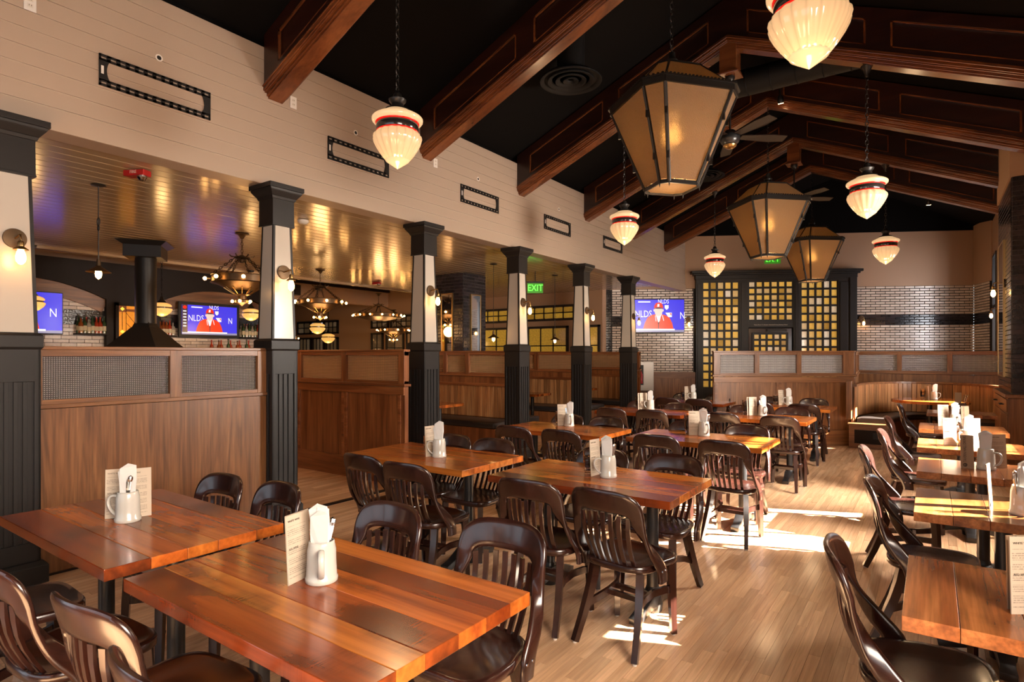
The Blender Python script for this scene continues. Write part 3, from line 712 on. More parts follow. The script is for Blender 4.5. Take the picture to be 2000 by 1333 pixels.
# ================================================================ ROOF TRUSSES
def make_truss(label, Y, block=False):
    t = thing('roof_truss', label, 'roof beam', (-1.99, Y, 0), 0, 'stained timber roof trusses')
    for sgn, far_ in ((-1, -3.06), (1, 3.09)):
        def sh(mb, xa, xb, za, zb_, ya, yb):
            xs = sorted((xa, xb)); zz = lambda x: slope(-1.99+x)
            v = []
            for y in (ya, yb):
                for xx, zo in ((xs[0],za),(xs[1],za),(xs[1],zb_),(xs[0],zb_)): v.append((xx, y, zz(xx)+zo))
            return mb.add(v, [(0,1,2,3),(7,6,5,4),(0,4,5,1),(1,5,6,2),(2,6,7,3),(3,7,4,0)])
        rf = MB(); sh(rf, 0, far_, .12, .58, -.085, .085)
        for y0, y1 in ((-.115,-.08), (.08,.115)):
            sh(rf, 0, far_, .12, .18, y0, y1); sh(rf, 0, far_, .46, .58, y0, y1)
            for a, b in ((0,.22), (1.42,1.64), (abs(far_)-.22, abs(far_))): sh(rf, sgn*a, sgn*b, .18, .46, y0, y1)
        r = rf.build('rafter', 'truss', t)
        mo = MB()
        for hw, za, zb_ in ((.075,0,.02), (.09,.018,.045), (.112,.045,.058), (.125,.058,.09), (.135,.09,.105), (.122,.105,.13)): sh(mo, 0, far_, za, zb_, -hw, hw)
        mo.build('bottom_moulding', 'truss_mould', t, bevel=.004)
        for y0 in (-.112, .096):
            for a, b in ((.22,1.42), (1.64, abs(far_)-.22)):
                q = MB(); sh(q, sgn*a, sgn*b, .18, .195, y0, y0+.016); sh(q, sgn*a, sgn*b, .445, .46, y0, y0+.016)
                sh(q, sgn*a, sgn*(a+.02), .18, .46, y0, y0+.016); sh(q, sgn*(b-.02), sgn*b, .18, .46, y0, y0+.016)
                q.build('panel_moulding', 'truss_mould', r)
    if block: MB().box((-.10,-.10,4.93), (.10,.10,5.28)).box((-.125,-.125,4.90),(.125,.125,4.93)).build('hanger_block', 'truss_mould', t, bevel=.006)
    return t
TL = ['nearest timber roof truss, its foot on the wall over the first free column',
      'second timber roof truss from the front, its foot beside the near striped pendant',
      'third timber roof truss, its ridge block and fan rod right of the big lantern',
      'fourth timber roof truss, its foot just right of the third wall bracket',
      'fifth timber roof truss, second to last before the end wall',
      'last timber roof truss, the one closest to the end wall']
for i, Y in enumerate(TRY): make_truss(TL[i], Y, block=(i in (0,2,4)))

# grey duct run and round ceiling diffusers in the dark roof
du = MB().lathe([(.17,-1.8),(.17,1.8)], 24); 
for k in range(12): du.torus(.172, .006, T(0,0,-1.65+k*.3), n=24, m=5)
tag(du.build('ceiling_duct', 'duct', None, (-1.55, 8.25, 5.18), (0, PI/2, 0), smooth=40), 'dark spiral air duct crossing the ridge behind the third roof truss', 'air duct')
def diffuser(loc, label):
    t = thing('ceiling_diffuser', label, 'air vent', loc, 0)
    for i, r in enumerate((.36,.27,.18,.09)):
        MB().lathe([(r-.055, .03), (r-.045,.012), (r, 0), (r+.002, .012), (r-.04, .05)], 32).build('ring', 'duct', t, smooth=50)
    MB().lathe([(.16,.05),(.16,.95)], 24).build('neck', 'duct', t, smooth=50)
diffuser((-3.43, 6.0, 4.72), 'round dark ceiling diffuser between the second and third roof trusses')
diffuser((-3.33, 10.6, 4.72), 'round dark ceiling diffuser further back between the fourth and fifth trusses')

# ================================================================ COLUMNS
def make_column():
    t = thing('column', None, 'column', (0,0,0))
    MB().frustum(.17,.17,0,.12).frustum(.17,.145,.12,.15).build('plinth', 'black', t, bevel=.004)
    mb = MB().frustum(.124,.118,.15,1.587)
    for k in range(4):
        m = R(k*PI/2, 'Z')
        for a, b in ((-.134,-.098), (.098,.134)): mb.box((a,-.134,.15),(b,-.118,1.587), m)
        for a in (-.061,-.012,.037): mb.box((a-.0,-.132,.28),(a+.024,-.116,1.36), m)
        mb.box((-.1,-.134,1.36),(.1,-.118,1.587), m).box((-.1,-.134,.15),(.1,-.118,.28), m)
    mb.build('pedestal', 'black', t, bevel=.002)
    MB().frustum(.135,.147,1.575,1.59).frustum(.147,.147,1.59,1.67).frustum(.147,.132,1.67,1.685).build('collar', 'black', t, bevel=.003)
    MB().frustum(.114,.088,1.685,2.76).build('core', 'black', t)
    fr = MB()
    for k in range(4):
        m = R(k*PI/2, 'Z')
        fr.add([(-.122,-.122,1.685),(-.102,-.122,1.685),(-.074,-.094,2.75),(-.094,-.094,2.75),(-.122,-.102,1.685),(-.102,-.102,1.685),(-.074,-.074,2.75),(-.094,-.074,2.75)],
               [(0,1,2,3),(7,6,5,4),(0,4,5,1),(1,5,6,2),(2,6,7,3),(3,7,4,0)], m)
    fr.build('corner_bead', 'black', t)
    pm = MB().add([(-.101,-.119,1.69),(.101,-.119,1.69),(.074,-.0915,2.75),(-.074,-.0915,2.75),(-.101,-.110,1.69),(.101,-.110,1.69),(.074,-.082,2.75),(-.074,-.082,2.75)],
        [(0,1,2,3),(7,6,5,4),(0,4,5,1),(1,5,6,2),(2,6,7,3),(3,7,4,0)]).mesh('panel', 'cream')
    for k in range(4): link('panel', pm, t, (0,0,0), (0,0,k*PI/2))
    MB().frustum(.113,.111,2.745,2.99).frustum(.116,.116,2.74,2.755).build('neck_block', 'black', t, bevel=.003)
    MB().frustum(.118,.128,2.985,3.01).frustum(.128,.162,3.01,3.055).frustum(.162,.168,3.055,3.075).frustum(.178,.178,3.075,3.118).build('capital', 'black', t, bevel=.003)
    return t
col0 = make_column()
CL = ['tall black and cream panelled column at the left edge of the photo', 'first free standing column, between the near timber partition and the step',
      'second free column, at the right end of the plain booth partition', 'third free column, beside the dark brick pier',
      'fourth free column, left of the bar exit windows', 'last and smallest column, partly covering the television on the brick wall']
for i, Y in enumerate(COLY):
    c = col0 if i == 0 else copy_tree(col0)
    c.location = (WX, Y, 0); tag(c, CL[i], 'column', 'black columns with cream panels along the aisle')

# ================================================================ PARTITIONS
def partition(label, loc, rz, Lp, panes, bays, mw, mh, glass='pglass', top=1.60, back=True, bottom=.0, ledge=1.165):
    """local x along its length, -y the face towards the camera"""
    t = thing('partition', label, 'partition', loc, rz)
    MB().box((0,-.03,bottom), (Lp,.03,ledge-.005)).build('base_panel', mw, t)
    MB().box((-.02,-.055,ledge), (Lp+.02,.055,ledge+.028)).build('ledge', mh, t, bevel=.004)
    MB().box((-.01,-.05,top-.025), (Lp+.01,.05,top)).build('cap_rail', mh, t, bevel=.004)
    MB().box((0,-.035,ledge+.028), (Lp,.035,1.225)).build('rail', mh, t); MB().box((0,-.035,1.53), (Lp,.035,top-.025)).build('rail', mh, t)
    cur = 0
    for a, b in panes+[(Lp, Lp)]:
        if a-cur > .005: MB().box((cur,-.04,ledge+.028), (a,.04,top-.025)).build('post', mw, t, bevel=.003)
        cur = b
    for a, b in panes: MB().box((a,-.004,1.225),(b,.004,1.53)).build('pane', glass, t)
    if bays:
        for a, b in bays:
            for (p, q, r_, s_, mm) in ((a-.045,a,.26,ledge-.09,mh),(b,b+.045,.26,ledge-.09,mh)): MB().box((p,-.048,r_),(q,-.028,s_)).build('stile', mm, t, bevel=.002)
        MB().box((0,-.048,ledge-.10),(Lp,-.028,ledge-.005)).build('frieze_rail', mh, t, bevel=.002)
        MB().box((0,-.05,0),(Lp,-.028,.26)).build('plinth_rail', mh, t, bevel=.003)
    return t
partition('near walnut partition with two large patterned glass panes between the first two columns', (WX, 1.30, 0), PI/2, 1.86, [(.14,.98),(1.07,1.74)], None, 'walnut', 'walnut_h')
partition('plain dark timber booth partition facing the aisle gap, left of the second free column', (-7.6, 4.90, 0), 0, 2.60, [(.03,.53),(.62,1.47),(1.56,2.5)], [(.05,.50),(.60,1.48),(1.58,2.5)], 'booth', 'booth_h', glass='bglass')
def booth(label_p, label_b, label_b2, Y, xa, xb, panes, both=True):
    partition(label_p, (xa, Y, 0), 0, xb-xa, panes, None, 'booth', 'booth_h', glass='bglass')
    for sg_, lab in ((-1, label_b), (1, label_b2)):
        if lab is None: continue
        b = thing('booth_bench', lab, 'bench', (xa, Y, 0), 0)
        L_ = xb-xa; m = Matrix.Scale(sg_, 4, (0,1,0)) if sg_ > 0 else Matrix.Identity(4)
        def yy(a, c): return (a*1., c) if sg_ < 0 else (-c, -a)
        y0, y1 = yy(-.62, -.06); MB().box((.0,y0,0),(L_,y1,.37)).build('bench_base', 'booth', b, bevel=.004)
        y0, y1 = yy(-.66, -.075); MB().box((.0,y0,.375),(L_+.01,y1,.475)).build('cushion', 'vinyl', b, bevel=.025, smooth=60)
        if sg_ < 0:
            sm = MB().box((.003,-.055,.478),(.077,-.032,1.0)).mesh('slat', 'slat', bevel=.004)
            k = 0
            while k*.08+.08 <= L_+.001: link('slat', sm, b, (k*.08, 0, 0)); k += 1
            MB().box((0,-.07,1.0),(L_,-.032,1.05)).build('back_rail', 'booth_h', b, bevel=.004)
            MB().box((L_-.07,-.59,.03),(L_+.012,-.08,.35)).build('end_panel', 'walnut', b, bevel=.004)
# bench on the far side of the plain partition
bb = thing('booth_bench', 'black cushioned booth bench tucked behind the second free column', 'bench', (-7.6, 4.90, 0))
MB().box((0,.06,0),(2.28,.62,.37)).build('bench_base', 'booth', bb, bevel=.004); MB().box((0,.075,.375),(2.31,.66,.475)).build('cushion', 'vinyl', bb, bevel=.025, smooth=60)
booth('booth partition with three glass panes between the second and third free columns', 'slatted booth bench with black cushion nearest the aisle, between the second and third columns', 'black cushioned bench whose end shows right of the third free column', 7.95, -8.0, -5.55, [(.2,.85),(.93,1.36),(1.45,2.38)])
booth('booth partition with a glass pane in warm room-light tint between the third and fourth columns', 'slatted booth bench behind the middle booth table, between the third and fourth columns', 'black cushioned bench end in the gap right of the fourth free column', 10.85, -8.2, -5.75, [(.3,1.1),(1.2,2.38)])
booth('farthest booth partition, small glass pane left of the last column', 'farthest slatted booth bench, seen left of the last column', None, 12.95, -8.0, -5.55, [(.3,1.1),(1.2,2.38)])

# angled booth screen in front of the doors, its return, and the wall behind the round table
partition('walnut booth screen with three glass panes standing in front of the lattice doors', (-3.02, 10.11, 0), YAW, 2.37, [(.11,.69),(.77,1.40),(1.48,2.18)], [(.06,1.05),(1.14,2.25)], 'walnut', 'walnut_h', glass='rglass')
rt = Vector((-1.22,13.6,0))-Vector((-1.085,11.50,0))
partition('short return of the walnut screen with two narrow glass panes at the corner booth', (-1.085, 11.50, 0), math.atan2(rt.y, rt.x), rt.length, [(.25,.95),(1.1,1.9)], None, 'walnut', 'walnut_h', glass='rglass')
partition('walnut screen with three bright reeded panes behind the round booth table', (-1.25, 13.62, 0), 0, 2.33, [(.03,.70),(.78,1.48),(1.56,2.25)], None, 'walnut', 'walnut_h', glass='rglass')

# curved corner booth
cb = thing('corner_booth', 'curved slatted corner booth seat with black cushion round the round table', 'bench', (-.06, 11.55, 0))
def ell(a, rx, ry): return (rx*math.cos(a), ry*math.sin(a))
N_ = 46; sm = MB().box((-.038,-.012,.478),(.038,.012,1.0)).mesh('slat', 'slat', bevel=.004)
pts = []
aa = [PI+.12-(PI+.02)*i/400 for i in range(401)]
acc = 0; last = None; nxt = 0
for a in aa:
    p = Vector(ell(a, 1.0, 1.75))
    if last is not None: acc += (p-last).length
    if acc >= nxt:
        tg = Vector((-1.0*math.sin(a), 1.75*math.cos(a))); link('slat', sm, cb, (p.x, p.y, 0), (0,0,math.atan2(tg.y, tg.x))); nxt += .081
    last = p
def ring_band(mb, r0, r1, z0, z1, n=40, a0=PI+.12, a1=.10):
    for i in range(n):
        p, q = a0+(a1-a0)*i/n, a0+(a1-a0)*(i+1)/n
        P = [ell(p,*r0), ell(q,*r0), ell(q,*r1), ell(p,*r1)]
        mb.prism(P, z0, z1)
    return mb
ring_band(MB(), (.97,1.72), (1.06,1.82), 1.0, 1.035).build('back_rail', 'walnut_h', cb)
ring_band(MB(), (1.02,1.78), (1.05,1.81), 0, 1.0).build('back_board', 'walnut', cb)
cu = []
for i in range(41):
    a = PI+.10+(.10-PI-.10)*i/40; cu.append(a)
vs = []; fs = []
sec = [(.50,.47,.385),(.47,.43,.43),(.50,.47,.468),(.60,.62,.478),(.90,1.62,.478),(.965,1.70,.465),(.975,1.71,.385)]
sec = [(rx, ry, z) for rx, ry, z in [(.48,1.16,.385),(.465,1.145,.43),(.485,1.165,.465),(.53,1.21,.478),(.90,1.62,.478),(.965,1.70,.465),(.975,1.71,.385)]]
for a in cu:
    for rx, ry, z in sec: vs.append((*ell(a, rx, ry), z))
ns = len(sec)
for i in range(40):
    for k in range(ns-1): fs.append((i*ns+k, (i+1)*ns+k, (i+1)*ns+k+1, i*ns+k+1))
fs += [tuple(range(ns)), tuple(40*ns+k for k in range(ns-1,-1,-1))]
MB().add(vs, fs).build('cushion', 'vinyl', cb, smooth=50)
ring_band(MB(), (.52,1.20), (.99,1.74), 0, .38).build('bench_base', 'walnut', cb)
MB().box((-1.06,-.36,.0),(-.50,-.19,.37)).box((-1.08,-.37,.37),(-.48,-.18,.40)).build('end_panel', 'walnut_h', cb, bevel=.004)
MB().box((-.98,-.372,.08),(-.56,-.362,.30)).build('dark_inset', 'darkwood', cb)
MB().box((-.72,-.378,.16),(-.64,-.37,.26)).build('outlet', 'black', cb)
MB().box((-1.10,-.42,.47),(-1.02,-.2,1.10)).build('end_post', 'walnut', cb, bevel=.01)

# timber cabinet under the right-hand pier
cab = thing('cabinet', 'walnut cabinet with two dark bar pulls under the right hand brick pier', 'cabinet', (.96, 10.68, 0))
MB().box((-.17,-.90,0),(.13,.90,.985)).build('body', 'walnut', cab, bevel=.004)
MB().box((-.20,-.93,.985),(.13,.93,1.03)).build('worktop', 'walnut_y', cab, bevel=.006)
for k, (a, b) in enumerate(((-.86,-.02),(.02,.86))):
    d = MB().box((-.185,a,.80),(-.17,b,.96)).build('drawer', 'walnut_y', cab, bevel=.003)
    MB().tube([(-.185,(a+b)/2-.09,.88),(-.225,(a+b)/2-.08,.88),(-.225,(a+b)/2+.08,.88),(-.185,(a+b)/2+.09,.88)], .008, n=6).build('handle', 'iron', d, smooth=50)
    MB().box((-.182,a,.10),(-.17,b,.77)).build('door', 'walnut', cab, bevel=.003)

# ================================================================ TABLES
def make_table(w_, d_, nplank, along, two_posts, label, tones=None):
    """origin at the near-left corner on the floor"""
    t = thing('dining_table', label, 'table')
    m = 'table_x' if along == 'x' else 'table_y'
    n = nplank; cuts = [0]+[(i+random.uniform(-.12,.12))/n for i in range(1, n)]+[1]
    for i in range(n):
        a, b = cuts[i], cuts[i+1]
        if along == 'x': m = {'d':'table_x_dark','m':'table_x','g':'table_x_gold'}[tones[i] if tones else random.choice('dmmgmg')]
        if along == 'x': q = MB().box((0,a*d_+.0006,.715),(w_,b*d_-.0006,.76))
        else: q = MB().box((a*w_+.0006,0,.715),(b*w_-.0006,d_,.76))
        q.build('plank', m, t, bevel=.0022)
    xs = (w_*.20, w_*.80) if two_posts else (w_/2,)
    for x in xs:
        MB().lathe([(.036,.05),(.036,.70)], 20).build('post', 'cast', t, (x, d_/2, 0), smooth=50)
        MB().box((x-.10,d_*.15,.695),(x+.10,d_*.85,.715)).build('mounting_plate', 'cast', t, bevel=.003)
        ft = MB()
        arms = (PI/2, -PI/2) if two_posts else (0, PI/2, PI, -PI/2)
        for a in arms:
            pts = [(0,0,.075),(.07,0,.082),(.13,0,.06),(.20,0,.035),(.27,0,.022)]
            ft.tube([R(a,'Z') @ Vector(p) for p in pts], 0, flat=[(.10,.10),(.085,.075),(.075,.06),(.062,.05),(.07,.04)])
        ft.lathe([(.055,.0),(.06,.05),(.045,.12),(.037,.15)], 20)
        ft.build('foot', 'cast', t, (x, d_/2, 0), smooth=40, bevel=.004)
    return t
TB = {  # near-left corner, label
 'A': ((-3.67,.885), 'four seat plank table at the far left, beside the near walnut partition', 'the left front table'),
 'B': ((-2.30,.89), 'large four seat plank table filling the bottom left foreground', 'the foreground table'),
 'C': ((-3.79,3.03), 'four seat plank table in the second row, left of the aisle column', 'the second row left table'),
 'D': ((-2.35,3.03), 'four seat plank table in the second row with the ribbed tumblers, middle of the photo', 'the second row centre table'),
 'E': ((-3.79,5.04), 'four seat plank table in the third row on the left, near the booths', 'the third row left table'),
 'F': ((-2.37,5.19), 'four seat plank table in the third row lit by the sun', 'the sunlit third row table'),
 'G': ((-3.83,7.36), 'four seat plank table in the fourth row on the left, reddish top', 'the fourth row left table'),
 'H': ((-2.39,7.46), 'four seat plank table in the fourth row beside the aisle', 'the fourth row aisle table'),
 'I': ((-3.87,9.40), 'four seat plank table in the back row on the left, under the brick wall', 'the back row left table'),
 'J': ((-2.38,9.32), 'four seat plank table in the back row in front of the booth screen', 'the back row table by the screen')}
for k, (p, lab, _) in TB.items():
    t = make_table(1.22, .73, 6 if k == 'B' else 5, 'x', True, lab, {'A':'dmgmm','B':'dgdmdm','D':'dgmmg','F':'ggmgg'}.get(k)); t.location = (p[0], p[1], 0); t['group'] = 'four seat plank tables'
if True:
    pass
RT = {1: (2.12,'two seat plank table at the bottom right corner, nearest of the window row'), 2: (3.55,'second two seat table of the window row, a bar of sunlight on its top'),
      3: (4.79,'third two seat table of the window row, reddish brown and in shade'), 4: (6.04,'fourth two seat table of the window row, brightly sunlit'),
      5: (7.56,'fifth two seat table of the window row with a dark square patch'), 6: (9.62,'last two seat table of the window row, dark top by the corner booth')}
RXO = {1:-.075, 2:-.075, 3:-.085, 4:-.105, 5:-.115, 6:-.06}
for k, (y, lab) in RT.items():
    t = make_table(.74, .66 if k < 6 else .6, 5, 'y', False, lab); t.location = (RXO[k], y, 0); t['group'] = 'two seat tables by the windows'
# round table in the corner booth
t = thing('round_table', 'round plank table inside the curved corner booth', 'table', (-.03, 12.35, 0))
n = 6
for i in range(n):
    a, b = -.56+1.12*i/n, -.56+1.12*(i+1)/n
    ps = []
    h = lambda u: math.sqrt(max(0, .56**2-u*u))
    K = 6
    ps = [(h(a+(b-a)*k/K), a+(b-a)*k/K) for k in range(K+1)]+[(-h(b-(b-a)*k/K), b-(b-a)*k/K) for k in range(K+1)]
    q = []
    for p in ps:
        if not q or (Vector(p)-Vector(q[-1])).length > 1e-4: q.append(p)
    if (Vector(q[0])-Vector(q[-1])).length < 1e-4: q.pop()
    MB().prism(q, .715, .76).build('plank', 'table_x', t)
MB().lathe([(.036,.05),(.036,.715)], 20).build('post', 'cast', t, smooth=50)
ft = MB()
for a in (0, PI/2, PI, -PI/2): ft.tube([R(a,'Z') @ Vector(p) for p in ((0,0,.075),(.07,0,.082),(.16,0,.05),(.27,0,.022))], 0, flat=[(.10,.10),(.085,.075),(.07,.055),(.07,.04)])
ft.build('foot', 'cast', t, smooth=40)
# booth tables
for (x0, y0, lab) in ((-7.4, 6.66, 'dark booth table between the second and third free columns'), (-7.55, 9.56, 'dark booth table between the third and fourth free columns'), (-7.6, 11.66, 'farthest booth table near the last column')):
    t = make_table(1.30, .58, 4, 'x', True, lab); t.location = (x0, y0, 0); t['group'] = 'booth tables'

# ================================================================ CHAIRS
def make_chair():
    """origin on the floor under the seat centre; the sitter faces +y"""
    t = thing('dining_chair', None, 'chair')
    # seat: saddle-dished board with rounded corners, round at the back
    out = []
    for k in range(40):
        a = 2*PI*k/40; c_, s_ = math.cos(a), math.sin(a)
        e = .45 if s_ > 0 else .62
        x = math.copysign(abs(c_)**e, c_)*(.222 if s_ > 0 else .205); y = math.copysign(abs(s_)**e, s_)*(.205 if s_ > 0 else .205)
        out.append((x, y))
    vs = []; fs = []; rings = [(.0,.444),(.35,.442),(.65,.445),(.88,.455),(.97,.457),(1.0,.452),(1.0,.425),(.97,.418),(.5,.418)]
    for s_, z in rings:
        for x, y in out: vs.append((x*s_, y*s_, z - (.006*math.cos(x*s_*9) if s_ < .9 else 0)))
    for i in range(len(rings)-1):
        for k in range(40): fs.append((i*40+k, i*40+(k+1)%40, (i+1)*40+(k+1)%40, (i+1)*40+k))
    fs.append(tuple((len(rings)-1)*40+k for k in range(40)))
    me = MB().add(vs, fs); seat = me.build('seat', 'chair', t, smooth=55)
    # bent back frame: crest board running down into the two posts, which twist forward into plates bolted to the seat sides
    def ysurf(x, z):
        u = min(1, abs(x)/.215)
        return -.205-.105*((z-.45)/.4) + .050*u*u
    post = [((.233,-.105,.370),(.233,-.030,.370)), ((.234,-.112,.410),(.234,-.032,.412)), ((.233,-.130,.450),(.230,-.050,.462)), ((.229,-.165,.495),(.222,-.095,.515)),
            ((.225,-.193,.545),(.204,-.140,.565)), ((.221,-.210,.600),(.180,-.185,.612)), ((.217,-.220,.660),(.160,-.220,.655))]
    def stations():
        out = [(Vector(a), Vector(b)) for a, b in post]
        K = 16
        for k in range(K+1):
            a = k/K*PI/2; c_ = max(0, math.cos(a)); s_ = math.sin(a)
            xo, zo = .214*c_**.50, .720+.135*s_**.70; xi, zi = .150*c_**.50, .690+.050*s_**.62
            if k == K: xo = xi = 0
            out.append((Vector((xo, ysurf(xo, zo), zo)), Vector((xi, ysurf(xi, zi), zi))))
        return out
    half_ = stations(); full = half_+[(Vector((-a.x,a.y,a.z)), Vector((-b.x,b.y,b.z))) for a, b in reversed(half_[:-1])]
    def cr(P, f):     # Catmull-Rom through the stations
        n = len(P); res = []
        for i in range(n-1):
            p0, p1, p2, p3 = P[max(i-1,0)], P[i], P[i+1], P[min(i+2,n-1)]
            for k in range(f):
                u = k/f; res.append(.5*((2*p1)+(p2-p0)*u+(2*p0-5*p1+4*p2-p3)*u*u+(3*p1-p0-3*p2+p3)*u**3))
        return res+[P[-1]]
    O_, I_ = cr([a for a, b in full], 2), cr([b for a, b in full], 2)
    tt = [0,.07,.22,.5,.78,.93,1]; th = [.3,.85,1,1,1,.85,.3]; m = len(tt); n = len(O_); vs = []; fs = []
    for i in range(n):
        tg = ((O_[min(i+1,n-1)]+I_[min(i+1,n-1)])-(O_[max(i-1,0)]+I_[max(i-1,0)])).normalized()
        nr = (I_[i]-O_[i]).cross(tg).normalized()
        for side in (1, -1):
            for q_, h in zip(tt, th): vs.append(tuple(O_[i].lerp(I_[i], q_)+nr*side*.0120*h))
    for i in range(n-1):
        a, b = i*2*m, (i+1)*2*m
        for k in range(m-1): fs.append((a+k, a+k+1, b+k+1, b+k)); fs.append((a+m+k, b+m+k, b+m+k+1, a+m+k+1))
        fs.append((a, b, b+m, a+m)); fs.append((a+m-1, a+2*m-1, b+2*m-1, b+m-1))
    for i in (0, n-1):
        a = i*2*m; fs.append(tuple([a+k for k in range(m)]+[a+2*m-1-k for k in range(m)]))
    MB().add(vs, fs).build('back_frame', 'chair', t, smooth=50)
    for k in range(7):
        u = (k-3)/3; xb = .122*u; xt = .135*u
        yb = -.192+.030*u*u; zt = .712-.010*u*u*1.5
        pts = []
        for q in (0,.2,.4,.6,.8,1):
            z = .450+(zt+.02-.450)*q; x = xb+(xt-xb)*q
            ye = ysurf(xt, zt); y = yb+(ye-yb)*q - .022*math.sin(q*PI)
            pts.append((x, y, z))
        MB().tube(pts, 0, flat=(.021,.011)).build('slat', 'chair', t, smooth=40)
    for s_ in (-1, 1):
        MB().tube([(s_*.165,.150,.425),(s_*.172,.160,.25),(s_*.178,.168,.008)], 0, flat=[(.042,.040),(.038,.037),(.030,.030)]).build('leg', 'chair', t, smooth=30)
        MB().tube([(s_*.135,-.125,.425),(s_*.142,-.140,.34),(s_*.152,-.165,.25),(s_*.165,-.205,.14),(s_*.180,-.262,.008)], 0, flat=[(.040,.046),(.040,.044),(.038,.042),(.034,.038),(.030,.034)]).build('leg', 'chair', t, smooth=30)
        pts = [(s_*.158,-.185,.19),(s_*.125,-.12,.215),(s_*.108,-.03,.232),(s_*.112,.06,.243),(s_*.145,.135,.25),(s_*.172,.16,.25)]
        MB().tube(pts, 0, flat=(.018,.038)).build('stretcher', 'chair', t, smooth=40)
        for dx in (0, 1):
            b = MB().lathe([(.007,0),(.006,.003),(0,.004)], 8).build('bolt', 'steel', t, (s_*.2445, -.092+dx*.038, .432), (0, s_*PI/2, 0))
        for (gx, gy) in ((.178,.168),(.180,-.262)): MB().lathe([(.011,0),(.011,.009)], 10).build('glide', 'plastic', t, (s_*gx, gy, 0))
    for y in (-.045,.035): MB().box((-.108,y-.010,.218 if y < 0 else .226),(.108,y+.010,.246 if y < 0 else .254)).build('stretcher', 'chair', t)
    return t
ch0 = make_chair(); used = [False]
def chair(crest, face, label, group, dz=0):
    """crest: where the top of the back stands; face: direction the sitter looks, radians from +y"""
    off = Vector((0, .272, 0)); off.rotate(Matrix.Rotation(face, 3, 'Z'))
    if abs(abs(face)-PI) < .3: crest = (crest[0], crest[1]+.03)
    loc = (crest[0]+off.x, crest[1]+off.y, 0)
    o = ch0 if not used[0] else copy_tree(ch0)
    used[0] = True; o.location = loc; o.rotation_euler = (0,0,face); tag(o, label, 'chair', group)
PL = {'A':[('near',-.0,(-2.60,.60),.06,'right'),('near',0,(-3.25,.58),-.05,'left'),('far',0,(-3.30,1.76),PI+.05,'left'),('far',0,(-2.83,1.82),PI-.04,'right')],
 'B':[('near',0,(-1.97,.66),.10,'left'),('near',0,(-1.46,.60),-.06,'right'),('far',0,(-2.02,1.86),PI-.02,'left'),('far',0,(-1.43,1.93),PI+.03,'right')],
 'C':[('near',0,(-3.24,2.73),-.04,'left'),('near',0,(-2.76,2.68),.05,'right'),('far',0,(-3.34,3.80),PI,'left'),('far',0,(-2.90,3.80),PI+.04,'right')],
 'D':[('near',0,(-1.84,2.72),.02,'left'),('near',0,(-1.38,2.74),-.10,'right'),('far',0,(-1.96,3.88),PI,'left'),('far',0,(-1.43,3.90),PI-.06,'right')],
 'E':[('near',0,(-3.32,4.66),0,'left'),('near',0,(-2.80,4.68),0,'right'),('far',0,(-3.40,5.86),PI,'left'),('far',0,(-2.92,5.88),PI,'right')],
 'F':[('near',0,(-1.95,4.86),.02,'left'),('near',0,(-1.37,4.84),-.04,'right'),('far',0,(-2.04,5.98),PI,'left'),('far',0,(-1.48,6.03),PI+.03,'right')],
 'G':[('near',0,(-3.40,6.98),0,'left'),('near',0,(-2.86,7.00),0,'right'),('far',0,(-3.50,8.18),PI,'left'),('far',0,(-2.92,8.15),PI,'right')],
 'H':[('near',0,(-2.04,7.14),0,'left'),('near',0,(-1.40,7.12),-.05,'right'),('far',0,(-2.04,8.26),PI,'left'),('far',0,(-1.48,8.32),PI,'right')],
 'I':[('near',0,(-3.44,9.08),0,'left'),('near',0,(-2.95,9.10),0,'right'),('far',0,(-3.55,10.22),PI,'left'),('far',0,(-2.98,10.24),PI,'right')],
 'J':[('near',0,(-2.05,8.98),0,'left'),('near',0,(-1.46,9.02),-.05,'right'),('far',0,(-2.10,10.18),PI,'left'),('far',0,(-1.50,10.20),PI,'right')]}
for k, lst in PL.items():
    for side, _, cr, fc, lr in lst:
        lab = ('dark chair, back to us, near %s of %s' if side == 'near' else 'dark chair facing us, far %s of %s') % (lr, TB[k][2])
        chair(cr, fc, lab, 'mahogany slat back dining chairs')
RC = {1:((-.285,2.47),-PI/2+.10,'nearest window row table'), 2:((-.27,3.88),-PI/2-.02,'second window row table'), 3:((-.41,5.14),-PI/2+.03,'third window row table'),
      4:((-.37,6.38),-PI/2,'sunlit fourth window row table'), 5:((-.39,7.75),-PI/2,'fifth window row table'), 6:((-.36,9.85),-PI/2,'last window row table')}
for k, (cr, fc, nm_) in RC.items(): chair(cr, fc, 'dark slat back chair on the aisle side of the %s' % nm_, 'mahogany slat back dining chairs')
for k in (): chair((RXO[k]+1.03, RT[k][0]+.33), PI/2, 'dark slat back chair on the window side of the %s' % RC[k][2], 'mahogany slat back dining chairs')

